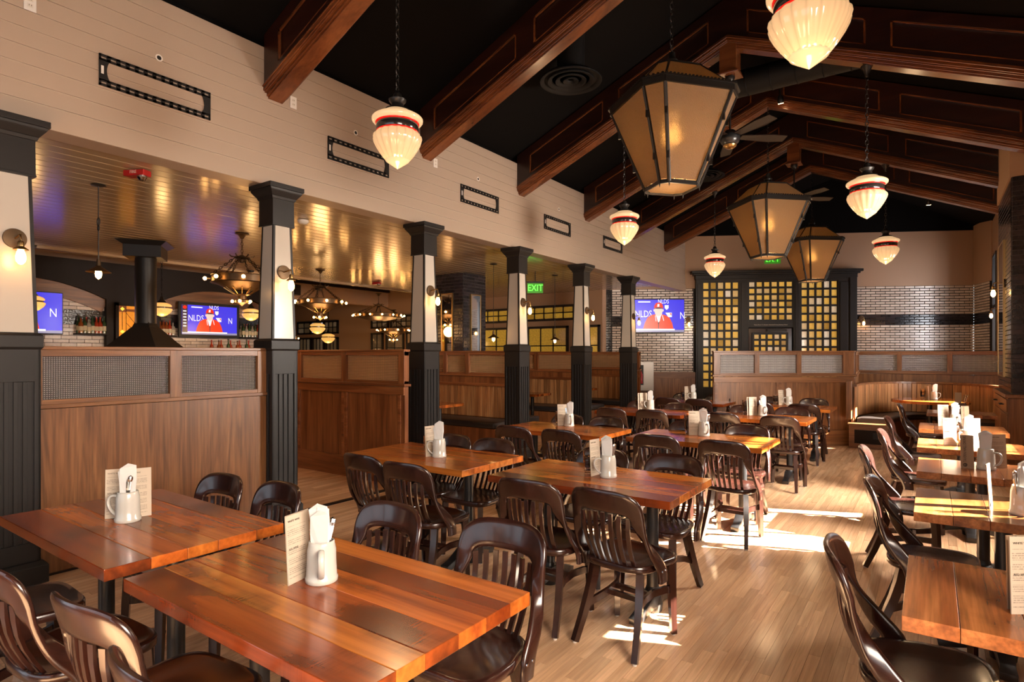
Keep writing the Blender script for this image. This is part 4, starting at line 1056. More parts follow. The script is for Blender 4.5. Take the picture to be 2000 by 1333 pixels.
# ================================================================ TABLE SETTINGS
def make_mug():
    t = thing('mug', None, 'mug')
    MB().lathe([(.0,.0),(.052,.0),(.055,.004),(.055,.016),(.0515,.021),(.050,.06),(.0485,.112),(.044,.130),(.043,.138),(.040,.140),(.038,.136),(.039,.10),(.043,.06),(.043,.012),(0,.010)], 32).build('body', 'ceramic', t, smooth=50)
    hp = [Vector(a) for a in ((.044,0,.112),(.062,0,.119),(.082,0,.112),(.092,0,.092),(.088,0,.068),(.075,0,.046),(.060,0,.032),(.048,0,.026))]
    hs = []
    for k in range(len(hp)-1):
        p0, p1, p2, p3 = hp[max(k-1,0)], hp[k], hp[k+1], hp[min(k+2,len(hp)-1)]
        for f_ in range(4):
            u = f_/4; hs.append(.5*((2*p1)+(p2-p0)*u+(2*p0-5*p1+4*p2-p3)*u*u+(3*p1-p0-3*p2+p3)*u**3))
    hs.append(hp[-1]); hb = MB(); vs = []; fs = []; N_h = 10
    for k, c in enumerate(hs):
        d = (hs[min(k+1,len(hs)-1)]-hs[max(k-1,0)]).normalized(); nn = Vector((0,1,0)).cross(d)
        for a in range(N_h): vs.append(c+Vector((0,1,0))*math.cos(2*PI*a/N_h)*.0105+nn*math.sin(2*PI*a/N_h)*.0062)
    for k in range(len(hs)-1):
        for a in range(N_h): fs.append((k*N_h+a, k*N_h+(a+1)%N_h, (k+1)*N_h+(a+1)%N_h, (k+1)*N_h+a))
    hb.add(vs, fs).build('handle', 'ceramic', t, smooth=80)
    return t
mug0 = make_mug()
def napkin_mesh(seed):
    rnd = random.Random(seed); mb = MB()
    for k in range(3):
        z1 = .235+rnd.uniform(-.015,.02); y = -.010+k*.008; ln = rnd.uniform(-.008,.008)
        vs = [(-.026,y,.03),(.026,y,.03),(.034+ln,y-.004-k*.004,z1*.75),(.033+ln,y-.012,z1),(.0+ln,y-.018,z1+.012),(-.034+ln,y-.010,z1-.012),(-.032,y-.004,z1*.7)]
        n = len(vs); vs += [(a, b+.0035, c) for a, b, c in vs]
        mb.add(vs, [tuple(range(n)), tuple(range(2*n-1,n-1,-1))]+[(i,n+i,n+(i+1)%n,(i+1)%n) for i in range(n)])
    return mb.mesh('napkin_roll', 'napkin', bevel=.001)
nap = [napkin_mesh(i) for i in range(4)]
def cutlery_mesh(kind):
    mb = MB()   # stands handle up, as in the mugs
    mb.tube([(0,0,.0),(0,0,.10),(0,.001,.145),(0,.002,.168)], 0, flat=[(.006,.002),(.007,.0025),(.014,.003),(.016,.003)])
    if kind == 'spoon': mb.lathe([(0,.165),(.009,.168),(.012,.178),(.011,.190),(.0,.198)], 10, Matrix.Scale(.35,4,(0,1,0)))
    else: mb.tube([(0,.002,.168),(0,.003,.190)], 0, flat=[(.018,.003),(.012,.003)])
    return mb.mesh(kind, 'steel', bevel=.0008)
cut = {'fork': cutlery_mesh('fork'), 'spoon': cutlery_mesh('spoon')}
def make_menu(w_=.11, h_=.232, drinks=False):
    t = thing('menu', None, 'menu')
    if drinks:
        MB().box((-w_/2,0,0),(w_/2,.004,h_)).build('board', 'kraft', t)
        text('lettering', 'TAVERN HALL DRINKS', .026, 'print', t, (-.014,-.0012,.132), (PI/2,-PI/2,0), ex=.0003, sx=.70)
        MB().lathe([(.013,0),(.013,.001)], 16).build('emblem', 'print', t, (-.014,-.0002,.022), (PI/2,0,0))
        text('emblem_letter', 'T', .017, 'kraft', t, (-.014,-.0018,.022), (PI/2,-PI/2,0), ex=.0003)
    else:
        MB().box((-w_/2,0,0),(w_/2,.004,h_)).build('board', 'menu', t)
        text('heading', 'WHITE WINE', .0095, 'print', t, (-.046,-.0008,.212), (PI/2,0,0), ex=.0003, align='LEFT')
        text('heading', 'RED WINE', .0095, 'print', t, (-.046,-.0008,.118), (PI/2,0,0), ex=.0003, align='LEFT')
    return t
menu0 = make_menu(); menu1 = make_menu(.078, .225, True)
tm = MB().lathe([(0,.0),(.028,.0),(.030,.01),(.031,.03),(.033,.032),(.033,.05),(.036,.052),(.035,.07),(.038,.072),(.038,.09),(.041,.115),(.038,.115),(.035,.09),(.030,.03),(.027,.012),(0,.011)], 20)
tumb = tm.mesh('tumbler', 'glassclear', smooth=50)
first = {'mug': True, 'menu0': True, 'menu1': True}
def place(proto, key, loc, rz, label, group, tilt=0):
    o = proto if first[key] else copy_tree(proto); first[key] = False
    o.location = loc; o.rotation_euler = (tilt, 0, rz); tag(o, label, o['category'], group); return o
def setting(x, y, where, hd, menus, napk, ncut=3, tumblers=None, cdir=(1,0), crot=.0, s=0):
    z = .7605
    place(mug0, 'mug', (x, y, z), hd, 'cream stoneware mug holding cutlery on %s' % where, 'stoneware mugs on the tables')
    if napk is not None:
        o = link('napkin_bundle', nap[s % 4], None, (x-.008*cdir[0], y, z+.012), (0,0,napk)); tag(o, 'white paper napkins standing in the mug on %s' % where, 'napkins', 'napkins in the mugs')
    for i in range(ncut):
        kind = 'spoon' if i == 1 else 'fork'; a = crot+i*.35
        dx = cdir[0]*(.006+.007*i)+random.uniform(-.004,.004); dy = cdir[1]*(.006+.007*i)-.010+random.uniform(-.004,.004)
        o = link(kind, cut[kind], None, (x+dx, y+dy, z+.02), (cdir[1]*-.22-.03, cdir[0]*.16+.05*i*cdir[0], a)); o.scale = (1,1,.95+.05*(i%2))
        tag(o, 'steel cutlery standing handle up in the mug on %s' % where, 'cutlery', 'cutlery in the mug on %s' % where)
    for j, (mx, my, mr, dr_) in enumerate(menus):
        pr0, key = (menu1, 'menu1') if dr_ else (menu0, 'menu0')
        pos = ('brown drinks menu' if dr_ else 'cream printed menu') + (' %s the mug on %s' % (['against','next to','behind'][j % 3], where))
        place(pr0, key, (x+mx, y+my, z+.0), mr, pos, 'menus on the tables', tilt=-.06)
    if tumblers:
        for k in range(tumblers[2]):
            o = link('tumbler', tumb, None, (x+tumblers[0], y+tumblers[1], z+.036*k)); tag(o, 'clear ribbed tumbler stacked beside the menu on %s' % where, 'glass', 'tumblers stacked on %s' % where)
lk = lambda x, y: math.atan2(-x, y)   # yaw towards the camera
LH = PI+.62     # handle to the left as seen from the front
setting(-3.08, 1.212, TB['A'][2], LH, [(-.093,-.004,1.05,False),(-.032,.057,1.25,False)], 1.1, 4, None, (.5,-.4), .9, 0)
setting(-1.721, 1.281, TB['B'][2], -.66, [(-.062,-.042,1.80,False),(-.070,-.036,1.80,False)], .55, 3, (-.13,.02,1), (.8,.6), .6, 1)
setting(-3.061, 3.343, TB['C'][2], LH, [(-.072,-.012,1.55,False)], .65, 0, (-.13,.02,2), (1,0), .6, 2)
setting(-1.684, 3.426, TB['D'][2], LH+.1, [(-.085,.0,1.45,False)], .2, 3, (-.155,.03,2), (1,.3), .4, 3)
setting(-3.212, 5.586, TB['E'][2], -.8, [(-.09,.01,.75,False)], .45, 1, (-.16,.04,2), (-1,0), .4, 0)
setting(-1.779, 5.671, TB['F'][2], -.8, [(-.09,-.0,.65,False)], .3, 3, (-.165,.04,3), (1,0), .3, 1)
setting(-3.228, 7.90, TB['G'][2], LH, [(-.10,.0,.9,False),(-.13,-.01,.95,False)], .3, 1, (-.21,.05,3), (1,0), .3, 2)
setting(-1.754, 7.95, TB['H'][2], -.8, [(-.11,.0,.8,False),(-.135,0,.8,False)], .3, 1, (-.22,.05,3), (-1,0), .3, 3)
setting(-3.30, 9.95, TB['I'][2], LH, [(-.10,.0,1.0,False)], .3, 1, (-.19,.04,2), (1,0), .3, 0)
setting(-1.78, 9.80, TB['J'][2], LH, [(-.10,.0,.9,False)], .3, 1, (-.20,.04,2), (1,0), .3, 1)
setting(.362, 3.80, 'the second window row table', -1.0, [(-.115,.06,1.35,True),(.06,.10,.3,False)], .5, 4, None, (-.8,-.2), .2, 2)
setting(.300, 5.150, 'the third window row table', -.5, [(-.10,-.03,.35,True),(.075,.08,.6,False)], .3, 3, None, (.6,0), .2, 3)
setting(.235, 6.33, 'the sunlit fourth window row table', -2.2, [(-.105,.0,.55,False),(.06,.09,.5,False)], .4, 2, None, (-1,0), .2, 0)
setting(.205, 7.92, 'the fifth window row table', -1.2, [(-.10,.04,.5,False),(.09,.06,.5,True)], .4, 2, None, (.9,0), .2, 1)
setting(.03, 12.45, 'the round booth table', 0.0, [(-.09,.0,2.0,False)], .4, 2, (-.16,0,3), (-.5,0), .2, 2)
place(menu0, 'menu0', (.240, 2.352, .7605), .62, 'cream wine menu at the right edge, on the nearest window row table', 'menus on the tables', -.03)
place(menu1, 'menu1', (.222, 2.385, .7605), .66, 'plain backed menu behind the wine menu, nearest window row table', 'menus on the tables', -.03)
cdy = thing('caddy', 'dark wooden caddy with a menu and cutlery on the last window row table', 'caddy', (.30, 9.88, .7605))
MB().box((-.07,-.05,0),(.07,.05,.13)).build('box', 'chair', cdy, bevel=.004)
MB().box((-.05,-.02,.10),(.02,-.014,.27)).build('card', 'kraft', cdy)
for k in range(3): MB().tube([(.03+.01*k,0,.1),(.05+.02*k,0,.24)], .004, n=6).build('cutlery_handle', 'steel', cdy)

# ================================================================ LAMPS
def chain_mb(mb, p, q, link_len=.05, wire=.0035, rad=.011):
    """a chain of oval links between two points"""
    p, q = Vector(p), Vector(q); d = q-p; n = max(1, int(d.length/(link_len*.78)))
    rot = d.to_track_quat('Z', 'Y').to_matrix().to_4x4()
    for i in range(n):
        c = p+d*((i+.5)/n)
        pts = []
        for k in range(8):
            a = 2*PI*k/8; pts.append(Vector((rad*math.cos(a), 0, (link_len/2)*math.sin(a))))
        m = Matrix.Translation(c) @ rot @ R(PI/2*(i % 2), 'Z')
        pp = [m @ v for v in pts]; pp.append(pp[0]); mb.tube(pp, wire, n=4, caps=False)
    return mb
def make_pendant(ztop):
    """origin at the canopy under the truss; glass tip about z=3.04"""
    t = thing('pendant_lamp', None, 'pendant lamp')
    tip = 2.985-ztop
    fl = lambda a, i: 1+.022*math.cos(a*18)
    P = lambda l: [(r, z+tip) for r, z in l]
    MB().lathe(P([(.0,.0),(.012,.008),(.030,.020),(.062,.042),(.090,.062),(.094,.072)]), 40).build('tip', 'opal', t, smooth=60)
    MB().lathe(P([(.092,.070),(.128,.115),(.160,.165),(.180,.205),(.188,.235),(.184,.258),(.168,.275),(.160,.283)]), 108, mod=fl).build('bowl', 'opalf', t, smooth=60)
    MB().lathe(P([(.160,.282),(.164,.284),(.164,.290),(.160,.293)]), 40).build('red_line', 'opalred', t, smooth=60)
    MB().lathe(P([(.158,.290),(.162,.295),(.164,.345),(.160,.350)]), 40).build('black_band', 'opalband', t, smooth=60)
    MB().lathe(P([(.160,.347),(.168,.350),(.170,.358),(.160,.362)]), 40).build('red_line', 'opalred', t, smooth=60)
    MB().lathe(P([(.162,.358),(.188,.364),(.197,.376),(.198,.392),(.190,.402),(.178,.405),(.170,.414),(.135,.430),(.105,.446),(.098,.458)]), 40).build('upper_bowl', 'opal', t, smooth=60)
    MB().lathe(P([(.104,.450),(.100,.462),(.070,.474),(.050,.484),(.046,.510),(.066,.532),(.068,.544),(.040,.552),(.030,.585),(.018,.60),(.0,.603)]), 28).build('fitter', 'iron', t, smooth=50)
    chain_mb(MB(), (0,0,tip+.60), (0,0,-.10), .062, .0048, .015).build('chain', 'iron', t, smooth=60)
    MB().lathe([(.0,-.115),(.018,-.11),(.022,-.08),(.045,-.03),(.062,-.01),(.062,0)], 20).build('canopy', 'iron', t, smooth=50)
    return t
zt = slope(-3.42)
COPYLAMP = []
pn0 = make_pendant(zt)
PN = [((-3.407, 3.24), 'striped opal glass pendant on a chain, nearest of the left row'), ((-3.37, 7.34), 'striped opal glass pendant, middle one of the left row'), ((-3.378, 11.42), 'striped opal glass pendant, farthest and smallest of the left row'),
      ((-.497, 3.24), 'large striped opal pendant cut off by the top edge of the photo'), ((-.567, 7.34), 'striped opal glass pendant, middle one of the right row'), ((-.617, 11.42), 'striped opal glass pendant, farthest of the right row')]
for i, ((x, y), lab) in enumerate(PN):
    o = pn0 if i == 0 else copy_tree(pn0); o.location = (x, y, slope(x)); tag(o, lab, 'pendant lamp', 'striped opal pendants under the trusses')
    l = lamp('pendant_light', 'POINT', (0,0,2.60-zt), 20, (1.0,.66,.36), radius=.12); l.parent = o

def make_lantern():
    """origin at the centre of the bottom frame; square plan with cut corners"""
    t = thing('lantern', None, 'lantern')
    def octo(h, c): return [(h-c,-h),(h,-h+c),(h,h-c),(h-c,h),(-h+c,h),(-h,h-c),(-h,-h+c),(-h+c,-h)]
    bot, rim, roof = octo(.200,.060), octo(.452,.132), octo(.225,.07)
    zb, zr, zf = 0, .755, 1.045
    def pane(P, Q, z0, z1, name, m, th=.004):
        for i in range(8):
            j = (i+1) % 8; v = []
            for (p, z) in ((P[i],z0),(P[j],z0),(Q[j],z1),(Q[i],z1)): v.append(Vector((*p, z)))
            c = sum(v, Vector())/4; v = [c+(a-c)*.985 for a in v]
            nrm = (v[1]-v[0]).cross(v[3]-v[0]).normalized()*th
            vs = v+[a+nrm for a in v]
            MB().add(vs, [(0,3,2,1),(4,5,6,7),(0,1,5,4),(1,2,6,5),(2,3,7,6),(3,0,4,7)]).build(name, m, t)
    pane(bot, rim, zb+.02, zr, 'pane', 'lglass'); pane(rim, roof, zr+.045, zf, 'roof_pane', 'lglass')
    MB().prism(octo(.185,.066), zb-.002, zb+.002).build('bottom_pane', 'lglass', t)
    fr = MB()
    for i in range(8):
        j = (i+1) % 8
        fr.tube([(*bot[i],zb),(*rim[i],zr)], .0165, n=6); fr.tube([(*rim[i],zr+.04),(*roof[i],zf)], .011, n=6)
        fr.tube([(*bot[i],zb),(*bot[j],zb)], 0, flat=(.014,.035)); fr.tube([(*roof[i],zf),(*roof[j],zf)], 0, flat=(.016,.03))
        fr.tube([(bot[i][0],bot[i][1],zb-.05),(bot[i][0],bot[i][1],zb+.01)], [.001,.014], n=6)
    fr.build('frame', 'lantern', t, smooth=40)
    rm = MB()
    big, big2 = octo(.462,.135), octo(.474,.139)
    for i in range(8):
        j = (i+1) % 8
        rm.tube([(*big[i],zr+.015),(*big[j],zr+.015)], 0, flat=(.018,.052)); rm.tube([(*big2[i],zr+.045),(*big2[j],zr+.045)], 0, flat=(.026,.012))
        p, q = Vector((*big2[i],zr+.051)), Vector((*big2[j],zr+.051)); n = max(2, int((q-p).length/.035))
        for k in range(n): c = p+(q-p)*((k+.5)/n); rm.box((c.x-.008,c.y-.008,c.z),(c.x+.008,c.y+.008,c.z+.014))
    rm.build('crown_band', 'lantern', t)
    for i in range(0,8):
        for f_ in (.28,.72):
            a = Vector((*bot[i],0)); b = Vector((*rim[i],zr)); c = a+(b-a)*f_
            MB().box((-.012,-.012,-.035),(.012,.012,.035)).build('hinge', 'lantern', t, tuple(c*1.0+Vector((c.x,c.y,0)).normalized()*.012), (0,0,math.atan2(c.y,c.x)))
    MB().prism(octo(.22,.08), zf, zf+.02).lathe([(.12,zf+.02),(.07,zf+.06),(.05,zf+.10),(.06,zf+.12),(.035,zf+.15),(.03,zf+.20),(0,zf+.22)], 16).build('top_cap', 'iron', t, smooth=40)
    MB().lathe([(0,.40),(.035,.41),(.058,.445),(.062,.475),(.052,.52),(.028,.555),(.02,.60)], 16).build('bulb', 'bulb_l', t, smooth=60)
    MB().lathe([(.022,.59),(.022,1.05)], 10).build('socket_stem', 'iron', t)
    return t
ln0 = make_lantern()
LN = [((-1.957,5.29), 3.08, -39.8, 'huge black framed amber glass lantern, nearest of the three'), ((-2.0,9.42), 3.00, -45, 'middle amber glass lantern of the three on the ridge'), ((-1.985,13.27), 3.03, -50, 'farthest amber glass lantern, in front of the lattice doors')]
for i, ((x, y), zb, rz, lab) in enumerate(LN):
    o = ln0 if i == 0 else copy_tree(ln0); o.location = (x, y, zb); o.rotation_euler = (0,0,math.radians(rz)); tag(o, lab, 'lantern', 'hanging lanterns on the ridge')
    l = lamp('lantern_light', 'POINT', (0,0,.66), 26, (1.0,.64,.33), radius=.04); l.parent = o
    l = lamp('lantern_light', 'POINT', (0,0,-.22), 14, (1.0,.66,.36), radius=.15); l.parent = o
    ch = chain_mb(MB(), (0,0,1.26), (0,0,2.22), .07, .005, .016).build('chain', 'iron', o, smooth=60)

# sconces on the columns
def make_sconce():
    """origin on the wall plate, sticks out along -y"""
    t = thing('wall_sconce', None, 'wall lamp')
    MB().lathe([(.0,0),(.062,0),(.066,.006),(.064,.014),(.02,.018),(0,.018)], 28).build('backplate', 'bronze', t, (0,0,0), (PI/2,0,0), smooth=50)
    MB().tube([(0,-.01,0),(0,-.06,.006),(0,-.10,.014),(0,-.118,.012),(0,-.125,-.004),(0,-.125,-.03)], .0065, n=8).build('arm', 'brass', t, smooth=60)
    MB().lathe([(.014,-.03),(.018,-.04),(.018,-.065),(.040,-.082),(.042,-.088),(.020,-.088)], 20).build('socket', 'brass', t, (0,-.125,0), smooth=50)
    MB().lathe([(.014,-.085),(.022,-.105),(.028,-.13),(.026,-.160),(.012,-.180),(0,-.184)], 18).build('bulb', 'bulb', t, (0,-.125,0), smooth=60)
    return t
sc0 = make_sconce()
SCL = ['bare bulb sconce on the column at the left edge of the photo','bare bulb sconce on the first free column','bare bulb sconce on the second free column','bare bulb sconce on the third free column','bare bulb sconce on the fourth free column','bare bulb sconce on the last column, against the television']
for i, Y in enumerate(COLY):
    o = sc0 if i == 0 else copy_tree(sc0); o.location = (WX+.105, Y, 2.31); o.rotation_euler = (0,0,PI/2); tag(o, SCL[i], 'wall lamp', 'bare bulb sconces')
def bwp(s_, z, d=.0): return (P0.x+math.cos(BR)*s_+math.sin(BR)*d, P0.y+math.sin(BR)*s_-math.cos(BR)*d, z)
for s_, lab in ((.07,'bare bulb sconce on the brick wall left of the lattice doors'),(4.17,'bare bulb sconce on the dark brick band right of the lattice doors')):
    o = copy_tree(sc0); o.location = bwp(s_, 2.42, .0); o.rotation_euler = (0,0,BR); tag(o, lab, 'wall lamp', 'bare bulb sconces')
for y, z, lab in ((10.55, 2.52, 'bare bulb sconce with long arm on the side of the black brick pier'),):
    o = copy_tree(sc0); o.location = (.818, y, z); o.rotation_euler = (0,0,-PI/2); tag(o, lab, 'wall lamp', 'bare bulb sconces')
o = copy_tree(sc0); o.location = (RX-.002, 15.3, 2.45); o.rotation_euler = (0,0,-PI/2); tag(o, 'bare bulb sconce on the street wall beyond the black pier', 'wall lamp', 'bare bulb sconces')

# small shaded pendants on the bar side
def make_bar_pendant(drop):
    t = thing('shade_pendant', None, 'pendant lamp')
    MB().lathe([(0,0),(.06,0),(.062,-.008),(.02,-.016),(0,-.016)], 20).build('canopy', 'iron', t, smooth=50)
    k = MB().tube([(0,0,-.01),(0,0,-drop+.12)], .005, n=6)
    if drop < 1: k.torus(.03, .005, Matrix.Translation((.0,0,-drop*.42)) @ R(PI/2,'X') @ Matrix.Scale(1.3,4,(0,1,0)), n=14, m=5).torus(.018, .005, Matrix.Translation((0,0,-drop*.42-.055)) @ R(PI/2,'X') @ Matrix.Scale(1.5,4,(0,1,0)), n=12, m=5)
    k.build('cord', 'iron', t, smooth=50)
    MB().lathe([(.014,-drop+.13),(.018,-drop+.10),(.020,-drop+.05)], 14).build('socket', 'bronze', t, smooth=50)
    MB().lathe([(.018,-drop+.07),(.03,-drop+.055),(.10,-drop+.01),(.102,-drop+.006),(.03,-drop+.048),(.018,-drop+.06)], 28, closed=True).build('shade', 'bronze', t, smooth=50)
    MB().lathe([(.014,-drop+.045),(.024,-drop+.02),(.028,-drop-.01),(.022,-drop-.04),(0,-drop-.06)], 16).build('bulb', 'bulb', t, smooth=60)
    return t
a = make_bar_pendant(.82); a.location = (-6.32, 2.24, BC); tag(a, 'small bronze shaded pendant with a knotted cord over the bar side, left of the hood', 'pendant lamp', 'small shaded pendants')
a = make_bar_pendant(1.30); a.location = (-6.25, 8.22, BC); tag(a, 'small bronze shaded pendant over the booth left of the third column', 'pendant lamp', 'small shaded pendants')
a = copy_tree(a); a.location = (-6.15, 10.12, BC); tag(a, 'small bronze shaded pendant over the booth left of the fourth column', 'pendant lamp', 'small shaded pendants')

# chandeliers
def make_chandelier(Rr, label, loc, nb=8, full=True):
    """origin at the ceiling plate"""
    t = thing('chandelier', label, 'chandelier', loc)
    MB().lathe([(0,0),(.085,0),(.088,-.01),(.05,-.02),(.03,-.05),(.02,-.07),(0,-.075)], 20).build('ceiling_plate', 'bronze', t, smooth=50)
    chain_mb(MB(), (0,0,-.07), (0,0,-.30), .05, .005, .013).build('main_chain', 'bronze', t, smooth=60)
    hb = MB().lathe([(.015,-.28),(.05,-.30),(.11,-.315),(.10,-.33),(.04,-.345),(.03,-.38),(0,-.39)], 18)
    for k in range(6): a = k*PI/3; hb.tube([(.05*math.cos(a),.05*math.sin(a),-.32),(.13*math.cos(a),.13*math.sin(a),-.305),(.15*math.cos(a),.15*math.sin(a),-.285)], .008, n=5)
    hb.build('crown', 'bronze', t, smooth=50)
    for k in range(6):
        a = k*PI/3+.2; chain_mb(MB(), (.09*math.cos(a),.09*math.sin(a),-.33), (Rr*math.cos(a),Rr*math.sin(a),-.56), .05, .005, .013).build('chain', 'bronze', t, smooth=60)
    MB().lathe([(Rr+.008,-.565),(Rr+.012,-.56),(Rr,-.555),(Rr,-.645),(Rr+.014,-.65),(Rr+.008,-.66),(Rr-.008,-.655),(Rr-.008,-.565)], 36, closed=True).build('band', 'bronze', t, smooth=40)
    tr = MB().lathe([(Rr-.01,-.65),(Rr*.55,-.72),(Rr*.25,-.75)], 28, closed=True)
    tr.build('pan', 'bronze', t, smooth=60)
    if full:
        rd = MB()
        for k in range(12): a = k*PI/6; rd.tube([(Rr*.6*math.cos(a),Rr*.6*math.sin(a),-.715),(.09*math.cos(a),.09*math.sin(a),-.80)], .005, n=5)
        rd.build('stay_rod', 'brass', t)
        MB().lathe([(.10,-.795),(.105,-.80),(.06,-.815),(.055,-.86),(.085,-.875),(.085,-.905),(.04,-.92),(0,-.95)], 20).build('lower_drum', 'bronze', t, smooth=50)
    for k in range(nb):
        a = 2*PI*k/nb+.3; c_, s_ = math.cos(a), math.sin(a)
        s0 = MB().tube([(Rr*c_,Rr*s_,-.61),((Rr+.05)*c_,(Rr+.05)*s_,-.61)], .016, n=8).build('candle_socket', 'brass', t, smooth=50)
        MB().lathe([(0,-.024),(.017,-.017),(.024,0),(.017,.017),(0,.024)], 10).build('bulb', 'bulb_s', s0, ((Rr+.07)*c_,(Rr+.07)*s_,-.61), smooth=60)
    if full:
        for k in range(5):
            a = 2*PI*k/5+.5; c_, s_ = math.cos(a), math.sin(a)
            MB().lathe([(0,-.02),(.015,-.014),(.020,0),(.015,.014),(0,.02)], 10).build('lower_bulb', 'bulb_s', t, (.115*c_,.115*s_,-.89), smooth=60)
    l = lamp('chandelier_light', 'POINT', (0,0,-1.05), 16, (1.0,.50,.18), radius=.12); l.parent = t
    return t
make_chandelier(.36, 'ornate bronze ring chandelier with candle bulbs, left of the first free column', (-7.34, 4.23, BC))
make_chandelier(.40, 'ornate bronze chandelier hanging right of the first free column', (-9.31, 6.9, BC), 9)
make_chandelier(.62, 'wide thin ring chandelier of small bulbs by the second free column', (-12.3, 11.0, 3.20), 14, False)
make_chandelier(.42, 'low chandelier behind the wide ring one, left of the second free column', (-13.0, 12.2, 2.86), 8)
make_chandelier(.55, 'farthest ring chandelier just right of the first free column', (-17.0, 11.0, 2.66), 9, False)

# amber opal globes over the bar
def make_globe():
    t = thing('globe_pendant', None, 'pendant lamp')
    fl = lambda a, i: 1+.015*math.cos(a*18)
    MB().lathe([(.0,-.95),(.03,-.945),(.08,-.925),(.13,-.88),(.155,-.84),(.152,-.82),(.12,-.81)], 72, mod=fl).build('lower_glass', 'opal_y', t, smooth=60)
    MB().lathe([(.12,-.815),(.135,-.81),(.135,-.795),(.12,-.79)], 28).build('dark_band', 'opalband', t, smooth=60)
    MB().lathe([(.12,-.79),(.145,-.785),(.15,-.77),(.13,-.745),(.07,-.72)], 28).build('upper_glass', 'opal_y', t, smooth=60)
    MB().lathe([(.075,-.722),(.06,-.70),(.03,-.67),(.02,-.62),(0,-.62)], 18).build('fitter', 'iron', t, smooth=50)
    chain_mb(MB(), (0,0,-.62), (0,0,-.02), .06, .005, .014).build('chain', 'iron', t, smooth=60)
    MB().lathe([(.05,-.03),(.06,0),(0,0)], 16).build('canopy', 'iron', t, smooth=50)
    return t
g0 = make_globe()
for i, (p, lab) in enumerate((((-10.45,4.62,3.12),'amber opal pendant showing right behind the black hood pipe'),((-10.45,6.20,3.12),'amber opal pendant left of the first free column, by the bottles'),((-10.45,2.88,3.10),'amber opal pendant in front of the left television'),
                              ((-13.0,9.55,3.25),'amber opal pendant below the second chandelier'),((-14.6,11.1,3.05),'lower amber opal pendant behind the second chandelier'))):
    o = g0 if i == 0 else copy_tree(g0); o.location = p; tag(o, lab, 'pendant lamp', 'amber opal pendants at the bar')
    l = lamp('globe_light', 'POINT', (0,0,-1.08), 7, (1.0,.55,.20), radius=.08); l.parent = o
    if i > 2: o.scale = (1.25,1.25,1.25)
# ceiling fans under the ridge blocks
def make_fan(zl, label, loc):
    t = thing('ceiling_fan', label, 'ceiling fan', loc)
    MB().lathe([(0,0),(.055,0),(.06,-.02),(.04,-.06),(.02,-.08),(0,-.08)], 20).build('canopy', 'iron', t, smooth=50)
    MB().tube([(0,0,-.06),(0,0,-zl+.15)], .012, n=8).build('rod', 'iron', t)
    MB().lathe([(0,-zl+.16),(.05,-zl+.15),(.11,-zl+.10),(.12,-zl+.04),(.10,-zl),(.07,-zl-.03),(0,-zl-.035)], 28).build('motor', 'cast', t, smooth=50)
    MB().lathe([(.0,-zl-.075),(.04,-zl-.07),(.075,-zl-.045),(.08,-zl-.03)], 20).build('glass_cap', 'brass', t, smooth=60)
    me = MB().add([(-.05,.13,0),(.05,.13,.012),(.075,.50,.016),(.06,.68,.012),(-.06,.68,-.012),(-.075,.50,-.016),(-.05,.13,.008),(.05,.13,.020),(.075,.50,.024),(.06,.68,.020),(-.06,.68,-.004),(-.075,.50,-.008)],
        [(5,4,3,2,1,0),(6,7,8,9,10,11)]+[(i,(i+1)%6,6+(i+1)%6,6+i) for i in range(6)]).mesh('blade', 'darkwood')
    for k in range(5): link('blade', me, t, (0,0,-zl+.06), (0,0,k*2*PI/5+.35))
    return t
make_fan(.80, 'dark ceiling fan hanging from the third truss beside the big lantern', (-1.99, 7.34, 4.90))
make_fan(.66, 'dark ceiling fan hanging from the fifth truss', (-1.99, 11.42, 4.90))
# small lit spot lamps in the roof
for p, lab in (((-1.78, 9.2, 5.17),'small lit ceiling spot lamp right of the fourth truss ridge'), ((-.05,13.9,4.42),'small lit ceiling spot lamp low on the right side of the roof')):
    t = thing('spot_lamp', lab, 'spot lamp', p)
    MB().lathe([(.04,0),(.045,.03),(.035,.10),(.012,.12),(.012,.5)], 16).build('housing', 'iron', t, smooth=50); MB().lathe([(0,-.004),(.036,-.004),(.036,.002)], 16).build('lens', 'spot', t)
    t.rotation_euler = (.35,0,0)

# ================================================================ WALL FITTINGS
def bracket(y0, y1, z0, z1, label):
    t = thing('tv_bracket', label, 'wall bracket', (WX, (y0+y1)/2, (z0+z1)/2)); W_ = (y1-y0)/2; H_ = (z1-z0)/2; X0, X1 = .002, .014
    for s_ in (1, -1):
        r_ = MB(); za, zb_ = (H_-.048, H_) if s_ > 0 else (-H_, -H_+.048)
        zs = (za+zb_)/2; r_.box((X0,-W_,zb_-.016),(X1,W_,zb_)).box((X0,-W_,za),(X1,W_,za+.016))
        n = 13; p = 2*W_/n
        for k in range(n+1): c = -W_+k*p; r_.box((X0,max(-W_,c-.013),za),(X1,min(W_,c+.013),zb_))
        r_.build('slotted_rail', 'black', t)
    for s_ in (1, -1):
        e = MB(); pts = []
        for k in range(9):
            q = -1+2*k/8; pts.append((s_*(W_-.075+.03*q*q*-1+.03*1), q*(H_-.04)))
        poly = [(s_*W_, -H_+.04)]+[(s_*(W_-.05-.022*(q*q)), q*(H_-.04)) for q in [-1+2*k/8 for k in range(9)]]+[(s_*W_, H_-.04)]
        m = Matrix(((0,0,1,0),(1,0,0,0),(0,1,0,0),(0,0,0,1)))
        e.prism(poly, X0, X1, m); e.build('end_plate', 'black', t)
    MB().box((X1,-W_+.012,-.03),(X1+.001,-W_+.03,.03)).build('sticker', 'whiteplastic', t)
    return t
